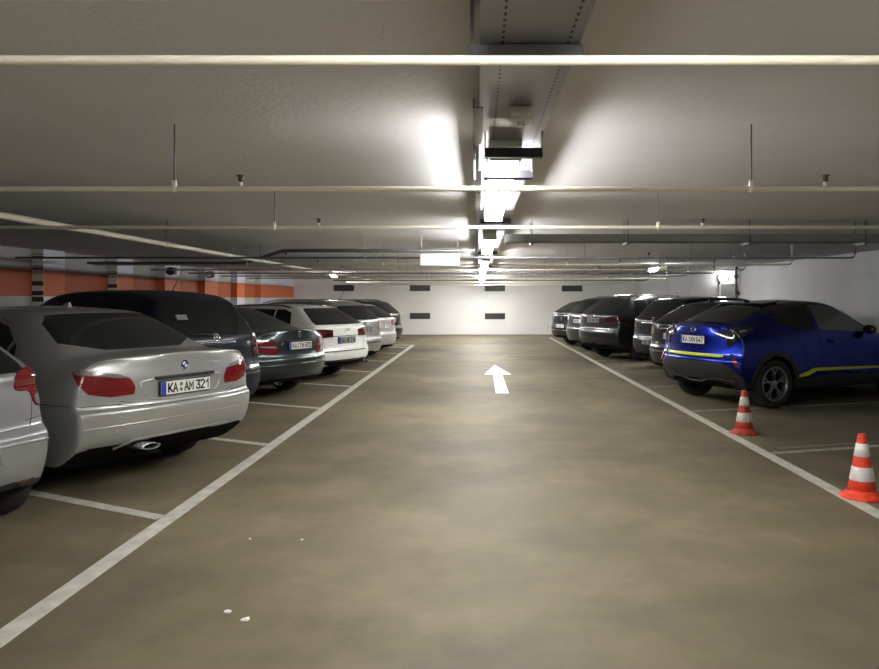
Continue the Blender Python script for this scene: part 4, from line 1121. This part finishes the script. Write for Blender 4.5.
lo = [bm.verts.new((x, y, .0005)) for x, y in pts]; hi = [bm.verts.new((x, y, .003)) for x, y in pts]
bm.faces.new(hi); bm.faces.new(lo[::-1])
for i in range(7): bm.faces.new((lo[i], lo[(i + 1) % 7], hi[(i + 1) % 7], hi[i]))
bmesh.ops.recalc_face_normals(bm, faces=bm.faces[:])
o = link('direction_arrow', bm, M['arrow']); o['kind'] = 'structure'

# paper scraps
for x, y, s, lb in ((-1.24, 3.66, .028, 'white paper scrap on the lane floor, the left one of the near pair'), (-1.12, 3.57, .024, 'white paper scrap on the lane floor, the right one of the near pair'),
                    (-1.47, 4.77, .008, 'tiny pale crumb on the floor beside the end of the nearest left bay line'), (-1.13, 4.75, .011, 'small white crumb on the lane floor above the two paper scraps')):
    bm = bmesh.new()
    n = 7; top = []; bot = []
    for k in range(n):
        a = 2 * math.pi * k / n; r = s * random.uniform(.6, 1.1)
        top.append(bm.verts.new((x + r * math.cos(a), y + r * math.sin(a) * .8, .004 + random.uniform(0, .008)))); bot.append(bm.verts.new((x + r * math.cos(a), y + r * math.sin(a) * .8, .001)))
    c = bm.verts.new((x, y, .012))
    for k in range(n):
        bm.faces.new((top[k], top[(k + 1) % n], c)); bm.faces.new((bot[k], bot[(k + 1) % n], top[(k + 1) % n], top[k]))
    bm.faces.new(bot[::-1]); bmesh.ops.recalc_face_normals(bm, faces=bm.faces[:])
    tag(link('paper_scrap', bm, M['paper']), lb, 'litter')

# cones
def cone(x, y, rz, label, dirty):
    e = empty('traffic_cone', (x, y, 0), rz, label, 'traffic cone')
    red = M['cone_red_dirty' if dirty else 'cone_red']; wh = M['cone_white_dirty' if dirty else 'cone_white']
    H = .50; rad = lambda z: .105 - (z - .045) * (.105 - .028) / (H - .045)
    bm = bmesh.new()
    n = 8
    prof = []
    # rounded octagonal base flaring into the cone
    lathe(bm, [(.160, 0), (.165, .012), (.160, .024), (.13, .034), (rad(.05) + .012, .05), (rad(.07) + .002, .07), (rad(.07) - .01, .05), (.10, .0)], 14, 'Z', closed=True, smooth=True)
    link('cone_base', bm, red, e)
    bm = bmesh.new()
    zs = [(.05, .14), (.245, .325), (.425, .50)]
    lathe(bm, [(rad(z), z) for z in (.05, .14, .245, .325, .425, .485)] + [(.024, .497), (.018, .50), (.016, .46)], 32)
    link('cone_body', bm, red, e)
    for z0, z1 in ((.14, .245), (.325, .425)):
        bm = bmesh.new(); lathe(bm, [(rad(z0) + .0005, z0), (rad(z0) + .003, z0 + .002), (rad(z1) + .003, z1 - .002), (rad(z1) + .0005, z1), (rad(z1) - .003, z1), (rad(z0) - .003, z0)], 32, closed=True)
        link('reflective_band', bm, wh, e)
    if dirty:
        bm = bmesh.new()
        a0 = -math.pi / 2 - rz - .2
        for k in range(6):
            a = a0 + (k % 3) * .22 ; z = .27 + (k // 3) * .028
            r = rad(z) + .002
            c = Vector((r * math.cos(a), r * math.sin(a), z)); u = Vector((-math.sin(a), math.cos(a), 0))
            vs = [bm.verts.new(c + u * sx * .007 + Vector((0, 0, sz * .008))) for sx, sz in ((-1, -1), (1, -.8), (.8, 1), (-1, .9))]
            bm.faces.new(vs)
        link('scuff_marks', bm, M['gap'], e)
cone(3.07, 8.53, .35, 'small dirty red and white traffic cone standing behind the blue crossover', True)
cone(3.00, 5.78, .1, 'clean bright red and white traffic cone nearest the camera on the right lane line', False)

# ------------------------------------------------------------------ ceiling services
ZP = 2.13
def cross_pipe(y, x0, x1, r, m, label, rods=(), heads=(), stub=None, z=ZP, tilt=0):
    e = empty('sprinkler_pipe', (0, y, z), 0, label, 'pipe', 'cross pipes under the ceiling')
    bm = bmesh.new()
    pts = [(x0, 0, -tilt * 0), (x1, 0, 0)]
    if stub: pts = [(x0, 0, 0), (x1 - .05, 0, 0), (x1 - .015, 0, .015), (x1, 0, .05), (x1, 0, HC - z)]
    tube(bm, pts, r, 14); link('pipe', bm, m, e)
    for x in rods:
        bm = bmesh.new(); tube(bm, [(x, 0, 0), (x, 0, HC - z)], .004, 6); link('hanger_rod', bm, M['galv_dark'], e)
        bm = bmesh.new(); tube(bm, [(x - .012, 0, 0), (x + .012, 0, 0)], r + .004, 14); box(bm, x - .010, x + .010, -.008, .008, r, r + .03); link('pipe_clamp', bm, m, e)
    for x in heads:
        bm = bmesh.new(); tube(bm, [(x, 0, r * .8), (x, 0, r + .022)], .010, 8); h = link('sprinkler_head', bm, m, e)
        bm = bmesh.new(); lathe(bm, [(.004, r + .022), (.014, r + .03), (.014, r + .05), (.022, r + .054), (.022, r + .058), (.003, r + .060)], 10, org=(x, 0, 0)); link('sprinkler_bulb', bm, M['vent'], h)
    return e
cross_pipe(1.80, -5.5, 6.5, .0125, M['cream'], 'thick-looking cream pipe nearest the camera crossing the top of the view', rods=(-3.2, 3.9))
cross_pipe(3.90, -7.9, 7.3, .0145, M['cream'], 'second nearest cream sprinkler pipe with two rods and dark heads', rods=(-1.60, 1.44), heads=(-1.25, 1.83))
cross_pipe(6.0, -6.6, 7.3, .0145, M['cream'], 'third nearest cream sprinkler pipe, just before the cable tray crossing', rods=(-1.65, 1.46), heads=(-1.29, 1.82, 4.3))
ys = [10.4, 12.5, 14.7, 16.6, 18.7, 20.8, 23.0, 25.4, 28.0, 30.4]
for k, y in enumerate(ys):
    nm = ['passing right behind the hanging white sign', 'just behind the hanging white sign', 'with its right end bent up over the black minivan'][k] if k < 3 else \
         ['fifth from the back wall' if False else 'seventh pipe before the back wall', 'sixth pipe before the back wall', 'fifth pipe before the back wall', 'fourth pipe before the back wall', 'third pipe before the back wall', 'second pipe before the back wall', 'last pipe before the back wall'][k - 3]
    x1 = 5.3
    cross_pipe(y, -6.5 if k < 6 else -4.5, x1, .015 if k < 6 else .018, M['galv'] if k in (0, 3, 6) else M['cream'], 'thin cross pipe ' + nm, rods=(-3.9, -1.6, 1.5, 3.6), heads=(-2.7, 2.4), stub=True)
# long main pipe parallel to the lane on the left
e = empty('main_pipe', (-3.62, 0, 2.185), 0, 'thick cream pipe running along the left parking row under the ceiling', 'pipe')
bm = bmesh.new(); tube(bm, [(0, YN + .05, 0), (0, 30.0, 0)], .027, 16); link('pipe', bm, M['cream'], e)
for y in (1.2, 4.9, 8.6, 12.3, 16, 19.7, 23.4, 27.1):
    bm = bmesh.new(); tube(bm, [(0, y, 0), (0, y, .284)], .005, 6); link('hanger_rod', bm, M['galv_dark'], e)
    bm = bmesh.new(); tube(bm, [(0, y - .035, 0), (0, y + .035, 0)], .034, 16); link('pipe_coupling', bm, M['cream'], e)
# dark duct crossing to the right
e = empty('hanging_cable_tray', (0, 8.75, 2.26), 0, 'dark grey cable tray crossing from the lamps to the right wall', 'cable tray')
bm = bmesh.new(); box(bm, .32, 7.5, -.10, .10, -.045, -.040); box(bm, .32, 7.5, -.10, -.095, -.045, .05); box(bm, .32, 7.5, .095, .10, -.045, .05); link('tray', bm, M['pipe_grey'], e)
bm = bmesh.new()
for yy in (-.05, -.01, .04): tube(bm, [(.34, yy, -.012), (7.48, yy, -.012)], .016, 8)
link('cable', bm, M['black'], e)
for x in (.63, 1.75, 3.17, 4.52, 5.9, 7.1):
    bm = bmesh.new(); box(bm, x - .015, x + .015, -.125, .125, -.072, -.046); tube(bm, [(x, -.12, -.04), (x, -.12, .21)], .006, 6); tube(bm, [(x, .12, -.04), (x, .12, .21)], .006, 6)
    link('tray_bracket', bm, M['galv_dark'], e)
tag(link('conduit', (lambda b: (tube(b, [(-.05, 10.7, 2.25), (-2.72, 10.7, 2.25), (-2.85, 10.78, 2.25), (-4.45, 14.2, 2.25), (-4.7, 14.4, 2.25), (-7.6, 14.4, 2.25)], .028, 10), b)[1])(bmesh.new()), M['galv_dark']),
    'dark conduit crossing left from the lamp row and bending away over the parked cars', 'conduit')
for x, y in ((-1.2, 10.7), (-2.4, 10.7), (-3.6, 12.37)): pass

# central cable tray
e = empty('cable_tray', (0, 0, 2.33), 0, 'long galvanised perforated cable tray carrying the lamps above the lane', 'cable tray')
bm = bmesh.new(); X0, X1 = .005, .31
box(bm, X0, X1, YN + .02, 31.5, 0, .004); box(bm, X0, X0 + .004, YN + .02, 31.5, .004, .055); box(bm, X1 - .004, X1, YN + .02, 31.5, .004, .055)
link('tray', bm, perforated('perforated_galvanised', (.30, .30, .35), (.075, .275), .045), e)
bm = bmesh.new()
tube(bm, [(.06, YN + .1, .02), (.06, 31, .02)], .012, 8); tube(bm, [(.12, YN + .1, .02), (.13, 31, .02)], .014, 8); tube(bm, [(.24, YN + .1, .02), (.24, 31, .02)], .012, 8)
link('cable', bm, M['black'], e)
for y, dk in ((-1.8, 0), (2.28, 0), (3.46, 1), (4.08, 1), (7.2, 2), (12.2, 2), (17.1, 2), (22.0, 2), (26.9, 2)):
    bm = bmesh.new(); w = .045 if not dk else .05
    zb_ = -.075 if dk == 1 else 0; xa, xb = (.03, .30) if dk == 1 else (-.012, X1 + .01)
    box(bm, xa, xb, y - w / 2, y + w / 2, -.045 + zb_, -.040 + zb_); box(bm, xa, xb, y - w / 2, y - w / 2 + .004, -.045 + zb_, -.003 + zb_); box(bm, xa, xb, y + w / 2 - .004, y + w / 2, -.045 + zb_, -.003 + zb_)
    if dk == 1: box(bm, xb - .006, xb, y - w / 2, y + w / 2, -.08, .0); box(bm, xa, xa + .006, y - w / 2, y + w / 2, -.08, .0)
    b = link('tray_bracket', bm, M['bracket'] if dk else M['galv'], e)
    bm = bmesh.new(); box(bm, -.024, -.012, y - w / 2, y + w / 2, -.05 + zb_, .138); link('hanger_rail', bm, M['galv'], b)
    bm = bmesh.new(); tube(bm, [(-.022, y - w / 2 - .003, .0), (-.022, y - w / 2 + .001, .0)], .006, 8); link('bolt', bm, M['chrome'], b)
# slotted hanging channels left of the tray
for y0, y1, lb in ((2.75, 3.40, 'short slotted steel channel hanging left of the cable tray, nearest the camera'), (4.12, 7.1, 'long slotted steel channel along the left of the first lit lamp')):
    e2 = empty('slotted_channel', (.002, 0, 2.28), 0, lb, 'metal channel')
    bm = bmesh.new(); box(bm, -.022, -.018, y0, y1, -.02, .02); box(bm, -.018, .018, y0, y1, -.02, -.016); link('channel', bm, perforated('slotted_steel', (.045, .045, .055), (0.0,), .06), e2)
# junction box on the tray
e = empty('mounted_junction_box', (.175, 3.02, 2.3285), 0, 'small white junction box under the cable tray before the first lit lamp', 'junction box')
bm = bmesh.new(); box(bm, -.045, .045, -.045, .045, -.055, 0, bevel=.006); link('box_body', bm, M['white_plastic'], e)
bm = bmesh.new()
for x in (-.025, 0, .025): tube(bm, [(x, -.04, -.03), (x, -.065, -.03)], .009, 8)
tube(bm, [(0, 0, -.05), (0, 0, -.075)], .014, 8); link('cable_gland', bm, M['white_plastic'], e)

# luminaires
LAMPS = [(-1.2, 'row'), (3.62, 'row'), (8.5, 'row'), (13.4, 'row'), (18.3, 'row'), (23.2, 'row'), (28.1, 'row')]
words = ['behind the camera', 'nearest to the camera in the lane row', 'second lamp of the lane row, behind the third cross pipe', 'third lamp of the lane row', 'fourth lamp of the lane row', 'fifth lamp of the lane row', 'last lamp of the lane row before the back wall']
def luminaire(x, y0, y1, lit0, z, label, group=None, w=.16, axis=0, glow='glow'):
    e = empty('ceiling_lamp', (x, y0, z), axis, label, 'lamp', group)
    L = y1 - y0
    bm = bmesh.new(); box(bm, -w / 2, w / 2, 0, L, 0, .035, bevel=.004)
    h = link('lamp_housing', bm, M['white_plastic'], e)
    bm = bmesh.new(); tube(bm, [(0, lit0 - y0 + .03, -.03), (0, L - .03, -.03)], .03, 18)
    for v in bm.verts: v.co.x *= 2.5
    link('diffuser', bm, M[glow], e)
    for yy in (lit0 - y0, L - .035):
        bm = bmesh.new(); box(bm, -.08, .08, yy, yy + .035, -.066, -.001, bevel=.006); link('end_cap', bm, M['white_plastic'], e)
    return e
for (y, _), wd in zip(LAMPS, words):
    L = 2.9
    if y == -1.2:
        luminaire(.135, -6.2, -3.3, -6.2, 2.295, 'added unseen tube lamp farther behind the camera', 'tube lamps under the cable tray')  # unseen lamp added to brighten the near ceiling and pipe
        luminaire(.135, -1.35, 1.55, -1.35, 2.295, 'tube lamp ' + wd, 'tube lamps under the cable tray'); continue
    luminaire(.135, y, y + L, y, 2.295, 'white tube lamp, ' + wd, 'tube lamps under the cable tray', glow='glow_far' if y > 23 else 'glow')
luminaire(4.72, 18.9, 20.2, 18.9, 2.36, 'bright tube lamp under the ceiling above the dark grey off-roader', 'lamps over the parking rows', axis=0, glow='glow_side')
luminaire(-5.0, 24.6, 25.9, 24.6, 2.37, 'bright tube lamp under the ceiling above the far end of the left row', 'lamps over the parking rows', axis=0, glow='glow_side')
e = empty('wall_lamp', (7.93, 23.9, 2.235), 0, 'round bright wall lamp above the grey door at the right', 'lamp')
bm = bmesh.new(); lathe(bm, [(.17, .10), (.17, .05), (.13, .03)], 24, 'Y'); link('lamp_base', bm, M['white_plastic'], e)
bm = bmesh.new(); ell(bm, (0, .03, 0), (.125, .09, .125)); link('lamp_globe', bm, M['glow_side'], e)

# hanging sign
e = empty('hanging_sign', (-.525, 10.1, 2.085), 0, 'white rectangular sign box hanging left of the lane lamps', 'sign')
bm = bmesh.new(); box(bm, -.27, .27, -.04, .04, -.082, .082, bevel=.008); link('sign_box', bm, M['white_plastic'], e)
bm = bmesh.new(); box(bm, -.245, .262, -.045, -.039, -.074, .074); link('sign_face', bm, M['glow_soft'], e)
for x in (-.25, .25):
    bm = bmesh.new(); tube(bm, [(x, 0, .08), (x, 0, .385)], .005, 6); link('hanger_rod', bm, M['galv'], e)

# standpipe at the corner of the right wall, small ceiling detector
e = empty('standpipe', (7.44, 21.3, 0), 0, 'dark vertical pipe with valves at the end of the right wall', 'pipe')
bm = bmesh.new(); tube(bm, [(0, 0, 0), (0, 0, HC)], .035, 12); link('pipe', bm, M['galv_dark'], e)
bm = bmesh.new(); tube(bm, [(0, 0, 2.15), (0, 0, 2.25)], .06, 12); link('coupling', bm, M['galv_dark'], e)
bm = bmesh.new(); ell(bm, (.0, -.09, 1.72), (.06, .05, .06)); link('valve_wheel', bm, M['black'], e)

# ------------------------------------------------------------------ camera, world, view
cd = bpy.data.cameras.new('camera'); co = bpy.data.objects.new('camera', cd); COL.objects.link(co)
F = 740.0
cd.sensor_width = 36; cd.lens = F / 879 * 36; cd.shift_x = -38.5 / 879; cd.shift_y = -35.5 / 879
cd.clip_start = .05; cd.clip_end = 200
co.location = (0, 0, 1.55); co.rotation_euler = (R(90), 0, 0)
SC.camera = co
w = bpy.data.worlds.new('world'); SC.world = w; w.use_nodes = True
w.node_tree.nodes['Background'].inputs['Color'].default_value = (.0, .0, .0, 1)
w.node_tree.nodes['Background'].inputs['Strength'].default_value = 0
vs = SC.view_settings; vs.view_transform = 'Standard'; vs.look = 'None'; vs.gamma = 1; vs.use_curve_mapping = False
vs.exposure = 1.68
